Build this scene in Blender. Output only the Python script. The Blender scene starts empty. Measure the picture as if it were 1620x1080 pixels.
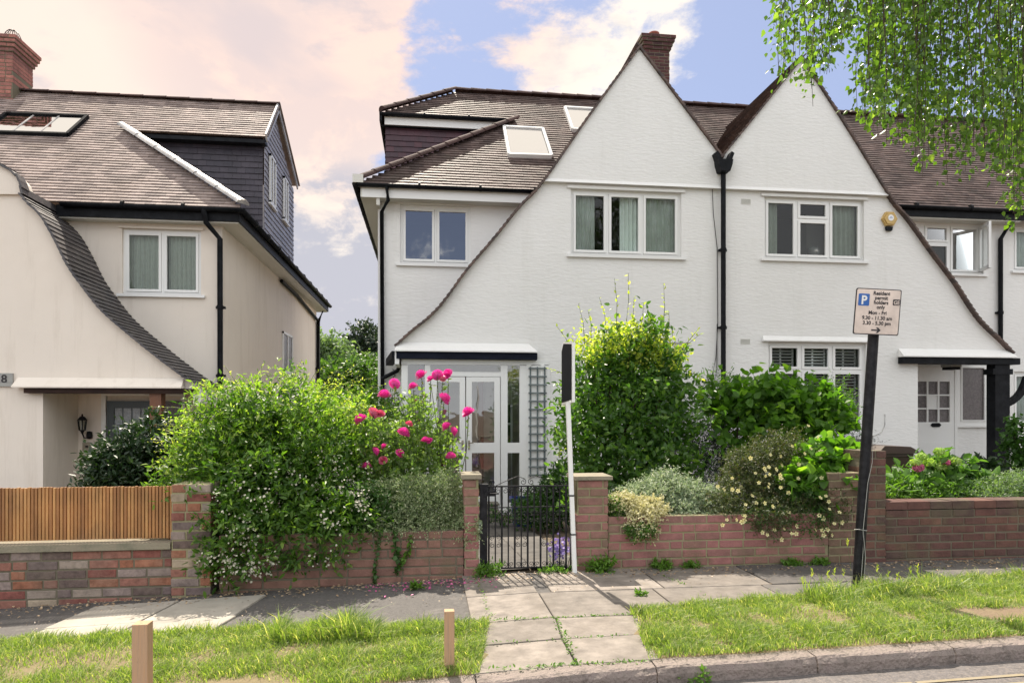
import bpy, bmesh, math, random
import numpy as np
from mathutils import Vector, Matrix
from mathutils.geometry import tessellate_polygon
random.seed(7)
R = math.radians
SC = bpy.context.scene
COL = SC.collection
# ------------------------------------------------------------------ camera, sky, sun, exposure
F = 1080.0; HZ = 653.0; EYE = 1.36
PSI = math.atan(133 / 1080.0); SN, CS = math.sin(PSI), math.cos(PSI)
cd = bpy.data.cameras.new('camera'); cam = bpy.data.objects.new('camera', cd); COL.objects.link(cam)
cam.location = (0, 0, EYE); cam.rotation_euler = (R(90), 0, -PSI)
cd.sensor_width = 36; cd.lens = 24.0; cd.shift_y = (HZ - 540) / 1620.0; cd.clip_end = 2000; cd.clip_start = 0.05
SC.camera = cam
SC.view_settings.view_transform = 'Standard'; SC.view_settings.look = 'None'
SC.view_settings.exposure = 0.80; SC.view_settings.gamma = 1
SUN_EL = R(56); SUN_AZ = math.atan(0.16)          # sun stands behind the houses, a little to the left
w = bpy.data.worlds.new("World"); SC.world = w; w.use_nodes = True
def build_world():
    nt = w.node_tree; N = nt.nodes; L = nt.links; N.clear()
    out = N.new('ShaderNodeOutputWorld'); bg = N.new('ShaderNodeBackground'); L.new(bg.outputs[0], out.inputs[0])
    sky = N.new('ShaderNodeTexSky'); sky.sky_type = 'NISHITA'; sky.sun_disc = False
    sky.sun_elevation = SUN_EL; sky.sun_rotation = -SUN_AZ
    sky.air_density = 1.0; sky.dust_density = 0.6; sky.ozone_density = 1.5
    sk = N.new('ShaderNodeVectorMath'); sk.operation = 'SCALE'; sk.inputs[3].default_value = 0.12; L.new(sky.outputs[0], sk.inputs[0])
    tint = N.new('ShaderNodeMix'); tint.data_type = 'RGBA'; tint.inputs[0].default_value = 0.68
    L.new(sk.outputs[0], tint.inputs[6]); tint.inputs[7].default_value = (0.34, 0.38, 0.56, 1)
    tc = N.new('ShaderNodeTexCoord')
    def math_(op, a, b=None, c=None):
        m = N.new('ShaderNodeMath'); m.operation = op
        for i, v in enumerate((a, b, c)):
            if v is None: continue
            if isinstance(v, (int, float)): m.inputs[i].default_value = v
            else: L.new(v, m.inputs[i])
        return m.outputs[0]
    def noise(scale, detail, rough, off, zs=1.8):
        mp = N.new('ShaderNodeMapping'); mp.inputs['Location'].default_value = off; mp.inputs['Scale'].default_value = (1, 1, zs)
        L.new(tc.outputs['Generated'], mp.inputs[0])
        n = N.new('ShaderNodeTexNoise'); n.inputs['Scale'].default_value = scale; n.inputs['Detail'].default_value = detail
        n.inputs['Roughness'].default_value = rough; n.inputs['Distortion'].default_value = 0.25; L.new(mp.outputs[0], n.inputs[0]); return n.outputs[0]
    def ramp(v, a, b):
        m = N.new('ShaderNodeMapRange'); m.interpolation_type = 'SMOOTHSTEP'; m.inputs[1].default_value = a; m.inputs[2].default_value = b; L.new(v, m.inputs[0]); return m.outputs[0]
    def dirdot(px, py):
        u = (px - 810) / F; v = (HZ - py) / F
        d = Vector((SN + u * CS, CS - u * SN, v)).normalized()
        m = N.new('ShaderNodeVectorMath'); m.operation = 'DOT_PRODUCT'; L.new(tc.outputs['Generated'], m.inputs[0]); m.inputs[1].default_value = d; return m.outputs[1]
    big = math_('ADD', math_('MULTIPLY', noise(4.2, 9, 0.62, (0.3, 1.7, 0.9)), 0.72), math_('MULTIPLY', noise(13, 8, 0.65, (2.3, 0.7, 4.9)), 0.28))
    blue = None                                            # the clear part of the sky lies to the right
    for px_, py_, lo, hi in ((880, 150, 0.952, 0.990), (1130, 110, 0.92, 0.975), (1400, 150, 0.86, 0.95), (1700, 100, 0.8, 0.93)):
        r_ = ramp(dirdot(px_, py_), lo, hi); blue = r_ if blue is None else math_('MAXIMUM', blue, r_)
    puff = math_('MAXIMUM', ramp(dirdot(930, -10), 0.978, 0.996), math_('MULTIPLY', ramp(dirdot(700, 60), 0.982, 0.996), 0.7))
    blue = math_('SUBTRACT', blue, math_('MULTIPLY', puff, 0.60))
    back = N.new('ShaderNodeVectorMath'); back.operation = 'DOT_PRODUCT'; L.new(tc.outputs['Generated'], back.inputs[0]); back.inputs[1].default_value = (0, -1, 0)
    dd = N.new('ShaderNodeVectorMath'); dd.operation = 'DOT_PRODUCT'; L.new(tc.outputs['Generated'], dd.inputs[0]); dd.inputs[1].default_value = Vector((0.0, -1, 0.30)).normalized()
    blue = math_('MAXIMUM', blue, math_('MULTIPLY', ramp(dd.outputs[1], 0.975, 0.99), 0.60))
    c = math_('SUBTRACT', math_('ADD', big, 0.27), math_('MULTIPLY', blue, 0.56))
    mask = ramp(c, 0.455, 0.565)
    shade = noise(2.1, 6, 0.55, (3.1, 0.4, 5.2), 1.4)
    greyf = math_('MAXIMUM', math_('MULTIPLY', ramp(shade, 0.56, 0.74), 0.5), math_('MULTIPLY', ramp(noise(7.5, 8, 0.6, (5.1, 2.4, 0.2), 2.2), 0.50, 0.72), 0.55))
    lowg = math_('MULTIPLY', math_('MAXIMUM', ramp(dirdot(555, 440), 0.982, 0.994), math_('MULTIPLY', ramp(dirdot(470, 130), 0.975, 0.995), 0.35)), 0.9)
    greyf = math_('MAXIMUM', greyf, math_('MULTIPLY', lowg, ramp(noise(6, 8, 0.62, (1, 4, 2)), 0.38, 0.52)))
    def mix(f, a, b):
        m = N.new('ShaderNodeMix'); m.data_type = 'RGBA'
        L.new(f, m.inputs[0])
        for i, v in ((6, a), (7, b)):
            if isinstance(v, tuple): m.inputs[i].default_value = v
            else: L.new(v, m.inputs[i])
        return m.outputs[2]
    pink = math_('MAXIMUM', math_('MULTIPLY', ramp(dirdot(500, -120), 0.92, 0.985), 0.9), math_('MULTIPLY', ramp(dirdot(60, -60), 0.95, 0.99), 0.6))
    base = mix(pink, (0.83, 0.755, 0.665, 1), (0.80, 0.60, 0.52, 1))
    cloud = mix(greyf, base, (0.40, 0.41, 0.48, 1))
    cloud = mix(ramp(back.outputs[1], -0.02, 0.45), cloud, (1.20, 1.22, 1.25, 1))     # unseen sky behind the camera, brightened to light the shaded house fronts
    final = mix(mask, tint.outputs[2], cloud)
    L.new(final, bg.inputs[0]); bg.inputs[1].default_value = 0.80
build_world()
sl = bpy.data.lights.new('sun', 'SUN'); sl.energy = 5.0; sl.angle = R(0.5); sl.color = (1.0, 0.90, 0.76)
so = bpy.data.objects.new('sun', sl); COL.objects.link(so)
sd = Vector((math.sin(SUN_AZ) * math.cos(SUN_EL), -math.cos(SUN_AZ) * math.cos(SUN_EL), -math.sin(SUN_EL)))
so.rotation_euler = sd.to_track_quat('-Z', 'Y').to_euler()
SC.cycles.max_bounces = 8; SC.cycles.transparent_max_bounces = 12

# ------------------------------------------------------------------ surveying: turn a sighting into a point on a real plane
def ray(px, py):
    u = (px - 810) / F; v = (HZ - py) / F
    return SN + u * CS, CS - u * SN, v
def W(px, py, Y):
    a, b, c = ray(px, py); t = Y / b
    return Vector((a * t, Y, EYE + c * t))
def RP(px, py, z0, Y0, k=1.0):                       # on a roof plane z = z0 + k (Y - Y0)
    a, b, c = ray(px, py); t = (z0 - k * Y0 - EYE) / (c - k * b)
    return Vector((a * t, b * t, EYE + c * t))
def G(px, py, z=0.0):                                # on level ground
    a, b, c = ray(px, py); t = (z - EYE) / c
    return Vector((a * t, b * t, z))

# ------------------------------------------------------------------ object helpers
WM = {}
def props(o, label=None, cat=None, group=None, kind=None):
    if label: o['label'] = label
    if cat: o['category'] = cat
    if group: o['group'] = group
    if kind: o['kind'] = kind
    return o
def link(o, parent=None, loc=(0, 0, 0)):
    COL.objects.link(o); o.location = loc
    m = Matrix.Translation(Vector(loc))
    if parent is not None:
        o.parent = parent; o.matrix_parent_inverse = WM[parent.name].inverted()
    WM[o.name] = m
    return o
def thing(name, label, cat, loc=(0, 0, 0), group=None):
    o = bpy.data.objects.new(name, None); o.empty_display_size = 0.2
    link(o, None, loc); return props(o, label, cat, group)
class MB:
    def __init__(s): s.v = []; s.f = []; s.m = []; s.s = []
    def add(s, vs, fs, m=0, smooth=False):
        b = len(s.v); s.v += [tuple(v) for v in vs]
        for f in fs: s.f.append([b + i for i in f]); s.m.append(m); s.s.append(smooth)
        return s
    def box(s, x0, x1, y0, y1, z0, z1, m=0):
        return s.add([(x0,y0,z0),(x1,y0,z0),(x1,y1,z0),(x0,y1,z0),(x0,y0,z1),(x1,y0,z1),(x1,y1,z1),(x0,y1,z1)],
            [(0,3,2,1),(4,5,6,7),(0,1,5,4),(1,2,6,5),(2,3,7,6),(3,0,4,7)], m)
    def obox(s, c, ax, ay, az, m=0):                 # oriented box: centre and three half vectors
        c = Vector(c); vs = [c + ax*i + ay*j + az*k for k in (-1,1) for (i,j) in ((-1,-1),(1,-1),(1,1),(-1,1))]
        return s.add(vs, [(0,3,2,1),(4,5,6,7),(0,1,5,4),(1,2,6,5),(2,3,7,6),(3,0,4,7)], m)
    def bar(s, a, b, w, h, up=(0,0,1), m=0):
        a, b = Vector(a), Vector(b); d = (b - a).normalized(); sx = d.cross(Vector(up)).normalized(); uz = sx.cross(d)
        return s.obox((a+b)/2, (b-a)/2, sx*(w/2), uz*(h/2), m)
    def tube(s, pts, r, n=8, m=0, cap=True, smooth=True):
        pts = [Vector(p) for p in pts]; rs = r if isinstance(r, (list, tuple)) else [r]*len(pts)
        vs = []; up = Vector((0,0,1))
        for i, p in enumerate(pts):
            d = (pts[min(i+1,len(pts)-1)] - pts[max(i-1,0)]).normalized()
            a = d.cross(up)
            if a.length < 0.1: a = d.cross(Vector((1,0,0)))
            a.normalize(); b = d.cross(a)
            for k in range(n):
                t = 2*math.pi*k/n; vs.append(p + (a*math.cos(t) + b*math.sin(t))*rs[i])
        fs = [(i*n+k, i*n+(k+1)%n, (i+1)*n+(k+1)%n, (i+1)*n+k) for i in range(len(pts)-1) for k in range(n)]
        s.add(vs, fs, m, smooth)
        if cap:
            s.add([vs[k] for k in range(n)], [tuple(range(n))], m); s.add([vs[(len(pts)-1)*n+k] for k in range(n)], [tuple(range(n))], m)
        return s
    def lathe(s, c, prof, n=16, m=0):
        c = Vector(c); vs = [c + Vector((r*math.cos(2*math.pi*k/n), r*math.sin(2*math.pi*k/n), z)) for r, z in prof for k in range(n)]
        return s.add(vs, [(i*n+k, i*n+(k+1)%n, (i+1)*n+(k+1)%n, (i+1)*n+k) for i in range(len(prof)-1) for k in range(n)], m, True)
    def prism(s, poly, y0, y1, m=0):                 # polygon in XZ extruded along Y
        n = len(poly); tris = tessellate_polygon([[Vector((x, z, 0)) for x, z in poly]])
        s.add([(x, y0, z) for x, z in poly], tris, m); s.add([(x, y1, z) for x, z in poly], tris, m)
        for i in range(n):
            (xa, za), (xb, zb) = poly[i], poly[(i+1) % n]
            s.add([(xa,y0,za),(xb,y0,zb),(xb,y1,zb),(xa,y1,za)], [(0,1,2,3)], m)
        return s
    def wall(s, outer, holes, y, depth=0.25, m=0):   # wall in XZ with rectangular openings and their reveals
        loops = [outer] + [[(a,c),(b,c),(b,d),(a,d)] for a, b, c, d in holes]
        flat = [p for l in loops for p in l]
        tris = tessellate_polygon([[Vector((x, z, 0)) for x, z in l] for l in loops])
        s.add([(x, y, z) for x, z in flat], tris, m)
        for l in loops:
            for i in range(len(l)):
                (xa, za), (xb, zb) = l[i], l[(i+1) % len(l)]
                s.add([(xa,y,za),(xb,y,zb),(xb,y+depth,zb),(xa,y+depth,za)], [(0,1,2,3)], m)
        return s
    def build(s, name, mats, parent=None, label=None, loc=(0,0,0), kind=None, fix=True):
        me = bpy.data.meshes.new(name); me.from_pydata(s.v, [], s.f)
        if not isinstance(mats, (list, tuple)): mats = [mats]
        for mt in mats: me.materials.append(mt)
        me.polygons.foreach_set('material_index', s.m); me.polygons.foreach_set('use_smooth', s.s)
        if fix:
            bm = bmesh.new(); bm.from_mesh(me); bmesh.ops.recalc_face_normals(bm, faces=bm.faces); bm.to_mesh(me); bm.free()
        me.update()
        o = bpy.data.objects.new(name, me); link(o, parent, loc)
        if label: o['label'] = label
        if kind: o['kind'] = kind
        return o
def npmesh(name, verts, quads, mat, parent=None, kind=None, label=None, smooth=False):
    me = bpy.data.meshes.new(name); nv, nf = len(verts), len(quads)
    me.vertices.add(nv); me.vertices.foreach_set('co', np.asarray(verts, np.float32).ravel())
    k = quads.shape[1]
    me.loops.add(nf*k); me.loops.foreach_set('vertex_index', quads.astype(np.int32).ravel())
    me.polygons.add(nf); me.polygons.foreach_set('loop_start', np.arange(0, nf*k, k, dtype=np.int32))
    me.materials.append(mat); me.update(calc_edges=True)
    o = bpy.data.objects.new(name, me); link(o, parent)
    if kind: o['kind'] = kind
    if label: o['label'] = label
    return o

# ------------------------------------------------------------------ materials
def mat(name, col, rough=0.6, metal=0.0, spec=0.5, col2=None, island=False, nscale=4.0, namt=0.3, stretch=(1,1,1), bump=0.0, bscale=30.0, bdist=0.01, col3=None):
    m = bpy.data.materials.new(name); m.use_nodes = True; nt = m.node_tree; N = nt.nodes; L = nt.links
    p = N['Principled BSDF']; p.inputs['Roughness'].default_value = rough; p.inputs['Metallic'].default_value = metal; p.inputs['Specular IOR Level'].default_value = spec
    tc = N.new('ShaderNodeTexCoord'); mp = N.new('ShaderNodeMapping'); mp.inputs['Scale'].default_value = stretch; L.new(tc.outputs['Object'], mp.inputs[0])
    n = N.new('ShaderNodeTexNoise'); n.inputs['Scale'].default_value = nscale; n.inputs['Detail'].default_value = 6; n.inputs['Roughness'].default_value = 0.65; L.new(mp.outputs[0], n.inputs[0])
    c2 = col2 or tuple(x*0.75 for x in col)
    cr = N.new('ShaderNodeValToRGB'); cr.color_ramp.elements[0].color = (*col, 1); cr.color_ramp.elements[1].color = (*c2, 1)
    if col3:
        e = cr.color_ramp.elements.new(0.5); e.color = (*col3, 1)
    if island:
        g = N.new('ShaderNodeNewGeometry'); L.new(g.outputs['Random Per Island'], cr.inputs[0])
    else:
        mr0 = N.new('ShaderNodeMapRange'); mr0.inputs[1].default_value = 0.3; mr0.inputs[2].default_value = 0.7; L.new(n.outputs[0], mr0.inputs[0]); L.new(mr0.outputs[0], cr.inputs[0])
    mr = N.new('ShaderNodeMapRange'); mr.inputs[1].default_value = 0.3; mr.inputs[2].default_value = 0.7; mr.inputs[3].default_value = 1-namt; mr.inputs[4].default_value = 1+namt*0.6; L.new(n.outputs[0], mr.inputs[0])
    mu = N.new('ShaderNodeVectorMath'); mu.operation = 'SCALE'; L.new(cr.outputs[0], mu.inputs[0]); L.new(mr.outputs[0], mu.inputs[3])
    L.new(mu.outputs[0], p.inputs['Base Color'])
    if bump:
        b = N.new('ShaderNodeBump'); b.inputs['Strength'].default_value = bump; b.inputs['Distance'].default_value = bdist
        n2 = N.new('ShaderNodeTexNoise'); n2.inputs['Scale'].default_value = bscale; n2.inputs['Detail'].default_value = 5; L.new(mp.outputs[0], n2.inputs[0])
        L.new(n2.outputs[0], b.inputs['Height']); L.new(b.outputs[0], p.inputs['Normal'])
    return m
def weather(m, col=(0.13,0.12,0.06), scale=2.2, lo=0.50, hi=0.68, amt=0.65, st=(1,1,1)):
    nt = m.node_tree; N = nt.nodes; L = nt.links; p = N['Principled BSDF']; src = p.inputs['Base Color'].links[0].from_socket
    tc = N.new('ShaderNodeTexCoord'); n = N.new('ShaderNodeTexNoise'); n.inputs['Scale'].default_value = scale; n.inputs['Detail'].default_value = 9; n.inputs['Roughness'].default_value = 0.7; mp = N.new('ShaderNodeMapping'); mp.inputs['Scale'].default_value = st; L.new(tc.outputs['Object'], mp.inputs[0]); L.new(mp.outputs[0], n.inputs[0])
    r = N.new('ShaderNodeMapRange'); r.inputs[1].default_value = lo; r.inputs[2].default_value = hi; r.inputs[4].default_value = amt; L.new(n.outputs[0], r.inputs[0])
    x = N.new('ShaderNodeMix'); x.data_type = 'RGBA'; L.new(r.outputs[0], x.inputs[0]); L.new(src, x.inputs[6]); x.inputs[7].default_value = (*col, 1); L.new(x.outputs[2], p.inputs['Base Color']); return m
def leafmat(name, c1, c2, trans=0.4, c3=None, rough=0.45, tcol=(1.0, 1.15, 0.35)):
    m = bpy.data.materials.new(name); m.use_nodes = True; nt = m.node_tree; N = nt.nodes; L = nt.links
    p = N['Principled BSDF']; p.inputs['Roughness'].default_value = rough; p.inputs['Specular IOR Level'].default_value = 0.4
    g = N.new('ShaderNodeNewGeometry'); cr = N.new('ShaderNodeValToRGB')
    cr.color_ramp.elements[0].color = (*c1, 1); cr.color_ramp.elements[1].color = (*c2, 1)
    if c3:
        e = cr.color_ramp.elements.new(0.82); e.color = (*c2, 1); cr.color_ramp.elements[2].color = (*c3, 1)
    L.new(g.outputs['Random Per Island'], cr.inputs[0]); L.new(cr.outputs[0], p.inputs['Base Color'])
    t = N.new('ShaderNodeBsdfTranslucent'); mu = N.new('ShaderNodeVectorMath'); mu.operation = 'MULTIPLY'; L.new(cr.outputs[0], mu.inputs[0])
    mu.inputs[1].default_value = tuple(x*2.2 for x in tcol); L.new(mu.outputs[0], t.inputs[0])
    mx = N.new('ShaderNodeMixShader'); mx.inputs[0].default_value = trans; L.new(p.outputs[0], mx.inputs[1]); L.new(t.outputs[0], mx.inputs[2])
    L.new(mx.outputs[0], N['Material Output'].inputs[0]); return m
def glassmat(name, refl=0.1, tint=(0.9,0.95,0.95), fac=1.5):
    m = bpy.data.materials.new(name); m.use_nodes = True; nt = m.node_tree; N = nt.nodes; L = nt.links; N.remove(N['Principled BSDF'])
    tr = N.new('ShaderNodeBsdfTransparent'); tr.inputs[0].default_value = (*tint, 1); gl = N.new('ShaderNodeBsdfGlossy'); gl.inputs['Roughness'].default_value = 0.02
    nz = N.new('ShaderNodeTexNoise'); nz.inputs['Scale'].default_value = 2.5; b = N.new('ShaderNodeBump'); b.inputs['Strength'].default_value = 0.05; b.inputs['Distance'].default_value = 0.05
    tc = N.new('ShaderNodeTexCoord'); L.new(tc.outputs['Object'], nz.inputs[0]); L.new(nz.outputs[0], b.inputs['Height']); L.new(b.outputs[0], gl.inputs['Normal'])
    fr = N.new('ShaderNodeFresnel'); fr.inputs[0].default_value = fac
    ad = N.new('ShaderNodeMath'); ad.operation = 'ADD'; ad.use_clamp = True; L.new(fr.outputs[0], ad.inputs[0]); ad.inputs[1].default_value = refl
    mx = N.new('ShaderNodeMixShader'); L.new(ad.outputs[0], mx.inputs[0]); L.new(tr.outputs[0], mx.inputs[1]); L.new(gl.outputs[0], mx.inputs[2])
    L.new(mx.outputs[0], N['Material Output'].inputs[0]); return m
M = {}
M['render'] = mat('white_render', (0.80,0.79,0.77), 0.75, col2=(0.73,0.725,0.71), nscale=0.9, namt=0.06, stretch=(1,1,3.2), bump=0.38, bscale=9, bdist=0.02)
M['cream'] = mat('cream_render', (0.80,0.73,0.65), 0.85, col2=(0.74,0.67,0.59), nscale=0.8, namt=0.08, bump=0.25, bscale=60, bdist=0.005)
M['white'] = mat('white_paint', (0.80,0.80,0.79), 0.35, col2=(0.74,0.74,0.72), nscale=3, namt=0.05)
M['offwhite'] = mat('cream_paint', (0.66,0.65,0.60), 0.5, col2=(0.56,0.55,0.50), nscale=5, namt=0.1)
M['black'] = mat('black_paint', (0.006,0.007,0.009), 0.5, spec=0.1, col2=(0.014,0.015,0.018), nscale=8, bump=0.2)
M['bluebeam'] = mat('blue_black_paint', (0.008,0.010,0.020), 0.7, spec=0.1, col2=(0.014,0.017,0.03), nscale=10, bump=0.4, stretch=(0.5,1,4))
M['brownbeam'] = mat('brown_timber', (0.022,0.012,0.010), 0.7, spec=0.2, col2=(0.04,0.02,0.014), nscale=6, stretch=(0.4,1,3), bump=0.4)
M['post'] = mat('stained_post', (0.22,0.085,0.035), 0.5, col2=(0.10,0.04,0.02), nscale=7, stretch=(4,4,0.6), bump=0.4)
M['tile'] = mat('clay_tile', (0.145,0.108,0.10), 0.62, col2=(0.07,0.05,0.048), col3=(0.115,0.08,0.072), island=True, nscale=2.2, namt=0.45, spec=0.3, bump=0.15, bscale=45, bdist=0.003)
M['tile_pale'] = mat('pale_clay_tile', (0.36,0.29,0.265), 0.7, col2=(0.20,0.16,0.15), col3=(0.285,0.23,0.21), island=True, nscale=2.0, namt=0.3, spec=0.3, bump=0.15, bscale=45, bdist=0.003)
M['slate'] = mat('dark_verge_tile', (0.045,0.043,0.05), 0.45, col2=(0.10,0.09,0.09), island=True, nscale=8, namt=0.3, bump=0.3, bscale=40, bdist=0.004)
M['verge'] = mat('brown_verge_tile', (0.13,0.085,0.07), 0.7, col2=(0.055,0.04,0.038), island=True, nscale=12, namt=0.4, bump=0.3)
M['hung_blue'] = mat('blue_black_hung_tile', (0.024,0.020,0.032), 0.55, col2=(0.045,0.036,0.05), island=True, nscale=3, namt=0.3, bump=0.2)
M['hung_red'] = mat('plum_hung_tile', (0.075,0.022,0.032), 0.5, col2=(0.035,0.014,0.024), island=True, nscale=3, namt=0.3, bump=0.2)
M['underlay'] = mat('roof_underlay', (0.03,0.025,0.025), 0.9)
M['hip'] = mat('hip_tile', (0.085,0.052,0.048), 0.8, spec=0.12, col2=(0.06,0.04,0.038), island=True, nscale=6, namt=0.35, bump=0.3)
M['lead'] = mat('lead_sheet', (0.36,0.35,0.36), 0.45, metal=0.3, col2=(0.50,0.48,0.46), nscale=4, bump=0.2)
M['glass'] = glassmat('window_glass', 0.0)
M['glass_blue'] = glassmat('sky_reflecting_glass', 0.24, (0.5,0.6,0.8))
M['glass_sky'] = glassmat('rooflight_glass', 0.85, (0.5,0.5,0.5))
M['glass_frost'] = mat('obscured_glass', (0.10,0.085,0.088), 0.12, col2=(0.15,0.13,0.13), nscale=30, bump=0.6, bscale=90)
M['curtain'] = mat('sage_curtain', (0.64,0.68,0.62), 0.9, col2=(0.50,0.55,0.50), nscale=3)
M['net'] = mat('grey_green_curtain', (0.52,0.56,0.48), 0.9, col2=(0.36,0.40,0.34), nscale=14)
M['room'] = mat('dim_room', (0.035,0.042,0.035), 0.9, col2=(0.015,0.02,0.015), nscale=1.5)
M['room_pale'] = mat('pale_room', (0.62,0.56,0.50), 0.9)
M['blind'] = mat('white_shutter', (0.80,0.80,0.78), 0.5)
M['redcurtain'] = mat('maroon_panel', (0.09,0.02,0.025), 0.8)
M['metal'] = mat('black_iron', (0.006,0.006,0.008), 0.45, spec=0.18, metal=0.0, col2=(0.022,0.022,0.025), nscale=20)
M['brick_red'] = mat('painted_red_brick', (0.33,0.145,0.13), 0.88, col2=(0.22,0.135,0.105), col3=(0.29,0.125,0.118), island=True, nscale=9, namt=0.3, bump=0.7, bscale=60, bdist=0.006)
M['brick_redL'] = mat('dusty_red_brick', (0.25,0.135,0.10), 0.9, col2=(0.18,0.11,0.085), col3=(0.225,0.115,0.09), island=True, nscale=9, namt=0.3, bump=0.7, bscale=60, bdist=0.006)
M['brick_dark'] = mat('dark_brown_brick', (0.145,0.072,0.052), 0.9, col2=(0.085,0.055,0.046), col3=(0.12,0.054,0.045), island=True, nscale=10, namt=0.35, bump=0.7, bscale=60, bdist=0.006)
def multibrick():
    m = mat('mixed_stock_brick', (0.3,0.1,0.07), 0.9, island=True, nscale=14, namt=0.45, bump=0.8, bscale=60, bdist=0.006)
    cr = [n for n in m.node_tree.nodes if n.type == 'VALTORGB'][0].color_ramp; cr.interpolation = 'CONSTANT'
    cols = [(0.30,0.12,0.07),(0.30,0.24,0.20),(0.22,0.075,0.06),(0.17,0.125,0.12),(0.38,0.30,0.22),(0.27,0.12,0.09),(0.13,0.09,0.08),(0.30,0.13,0.08),(0.26,0.20,0.18)]
    while len(cr.elements) > 1: cr.elements.remove(cr.elements[0])
    cr.elements[0].position = 0; cr.elements[0].color = (*cols[0], 1)
    for i, c in enumerate(cols[1:]): e = cr.elements.new((i+1)/len(cols)); e.color = (*c, 1)
    return m
M['brick_mix'] = multibrick()
M['mortar'] = mat('mossy_mortar', (0.36,0.31,0.20), 0.95, col2=(0.22,0.21,0.11), nscale=6, bump=0.8, bscale=120, bdist=0.004)
M['mortar_dark'] = mat('grey_mortar', (0.20,0.17,0.12), 0.95, col2=(0.11,0.10,0.07), nscale=6, bump=0.8, bscale=120, bdist=0.004)
M['coping'] = mat('stone_coping', (0.33,0.28,0.21), 0.9, col2=(0.20,0.18,0.13), nscale=9, bump=0.6, bscale=60)
M['fencewood'] = mat('orange_stained_slat', (0.47,0.245,0.09), 0.55, col2=(0.30,0.13,0.045), col3=(0.40,0.19,0.065), island=True, nscale=9, namt=0.35, stretch=(1,1,0.25), bump=0.4, bscale=60)
M['stakewood'] = mat('pale_raw_stake', (0.60,0.40,0.25), 0.8, col2=(0.36,0.21,0.11), nscale=60, namt=0.45, stretch=(1.6,1.6,0.06), bump=0.5, bscale=60)
M['tarmac'] = mat('footway_tarmac', (0.135,0.125,0.12), 0.9, col2=(0.085,0.08,0.076), nscale=45, namt=0.55, bump=0.8, bscale=160, bdist=0.006)
M['road'] = mat('road_asphalt', (0.17,0.155,0.15), 0.85, col2=(0.12,0.11,0.11), nscale=30, namt=0.5, bump=0.9, bscale=120, bdist=0.008)
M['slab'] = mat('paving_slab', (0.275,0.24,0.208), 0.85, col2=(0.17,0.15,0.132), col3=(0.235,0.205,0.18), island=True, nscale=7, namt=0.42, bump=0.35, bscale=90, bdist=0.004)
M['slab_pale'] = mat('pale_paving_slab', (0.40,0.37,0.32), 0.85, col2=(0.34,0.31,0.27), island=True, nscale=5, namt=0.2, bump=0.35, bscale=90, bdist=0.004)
M['kerb'] = mat('granite_kerb', (0.34,0.285,0.25), 0.8, col2=(0.17,0.135,0.125), nscale=26, namt=0.5, bump=1.0, bscale=50, bdist=0.02)
M['soil'] = mat('garden_soil', (0.10,0.075,0.05), 0.95, col2=(0.16,0.12,0.08), nscale=7, bump=0.8, bscale=50, bdist=0.02)
M['drysoil'] = mat('dry_verge_soil', (0.26,0.18,0.12), 0.95, col2=(0.15,0.13,0.06), nscale=3, namt=0.35, bump=0.8, bscale=60, bdist=0.015)
M['yellowline'] = mat('faded_yellow_paint', (0.36,0.29,0.17), 0.8, col2=(0.19,0.17,0.14), nscale=14, namt=0.4)
M['bark'] = mat('birch_bark', (0.45,0.42,0.38), 0.8, col2=(0.10,0.08,0.07), nscale=5, stretch=(1,1,4), bump=0.5)
M['twig'] = mat('brown_twig', (0.07,0.045,0.03), 0.8)
M['stem'] = mat('green_stem', (0.10,0.14,0.05), 0.7)
M['chimbrick'] = mat('chimney_brick', (0.10,0.035,0.032), 0.9, col2=(0.045,0.022,0.024), col3=(0.075,0.028,0.028), island=True, nscale=9, namt=0.4, bump=0.6)
M['pinkbrick'] = mat('pink_chimney_brick', (0.36,0.15,0.12), 0.9, col2=(0.20,0.09,0.08), island=True, nscale=9, namt=0.35, bump=0.6)
M['pot'] = mat('terracotta_pot', (0.30,0.09,0.065), 0.8)
M['alarm'] = mat('faded_yellow_plastic', (0.58,0.40,0.13), 0.5, col2=(0.50,0.33,0.11))
M['bin'] = mat('brown_bin_plastic', (0.055,0.028,0.022), 0.45)
M['blueplastic'] = mat('blue_crate_plastic', (0.02,0.03,0.22), 0.4)
M['doorgreen'] = mat('dark_green_door', (0.028,0.045,0.052), 0.35)
M['signface'] = mat('sign_face', (0.74,0.62,0.55), 0.4, col2=(0.70,0.59,0.52))
M['signblue'] = mat('sign_blue', (0.03,0.14,0.48), 0.4)
M['signink'] = mat('sign_ink', (0.025,0.02,0.025), 0.5)
M['boardblack'] = mat('dark_board', (0.007,0.009,0.014), 0.6, spec=0.1)
M['trellis'] = mat('grey_green_trellis', (0.10,0.125,0.13), 0.7, col2=(0.16,0.19,0.19), nscale=9)
M['stone'] = mat('mossy_stone_step', (0.20,0.18,0.15), 0.9, col2=(0.11,0.10,0.07), nscale=7, bump=0.8, bscale=40)
M['grey'] = mat('grey_plastic', (0.38,0.38,0.36), 0.5)
M['brass'] = mat('dull_brass_plate', (0.42,0.38,0.30), 0.4, metal=0.4)

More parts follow.
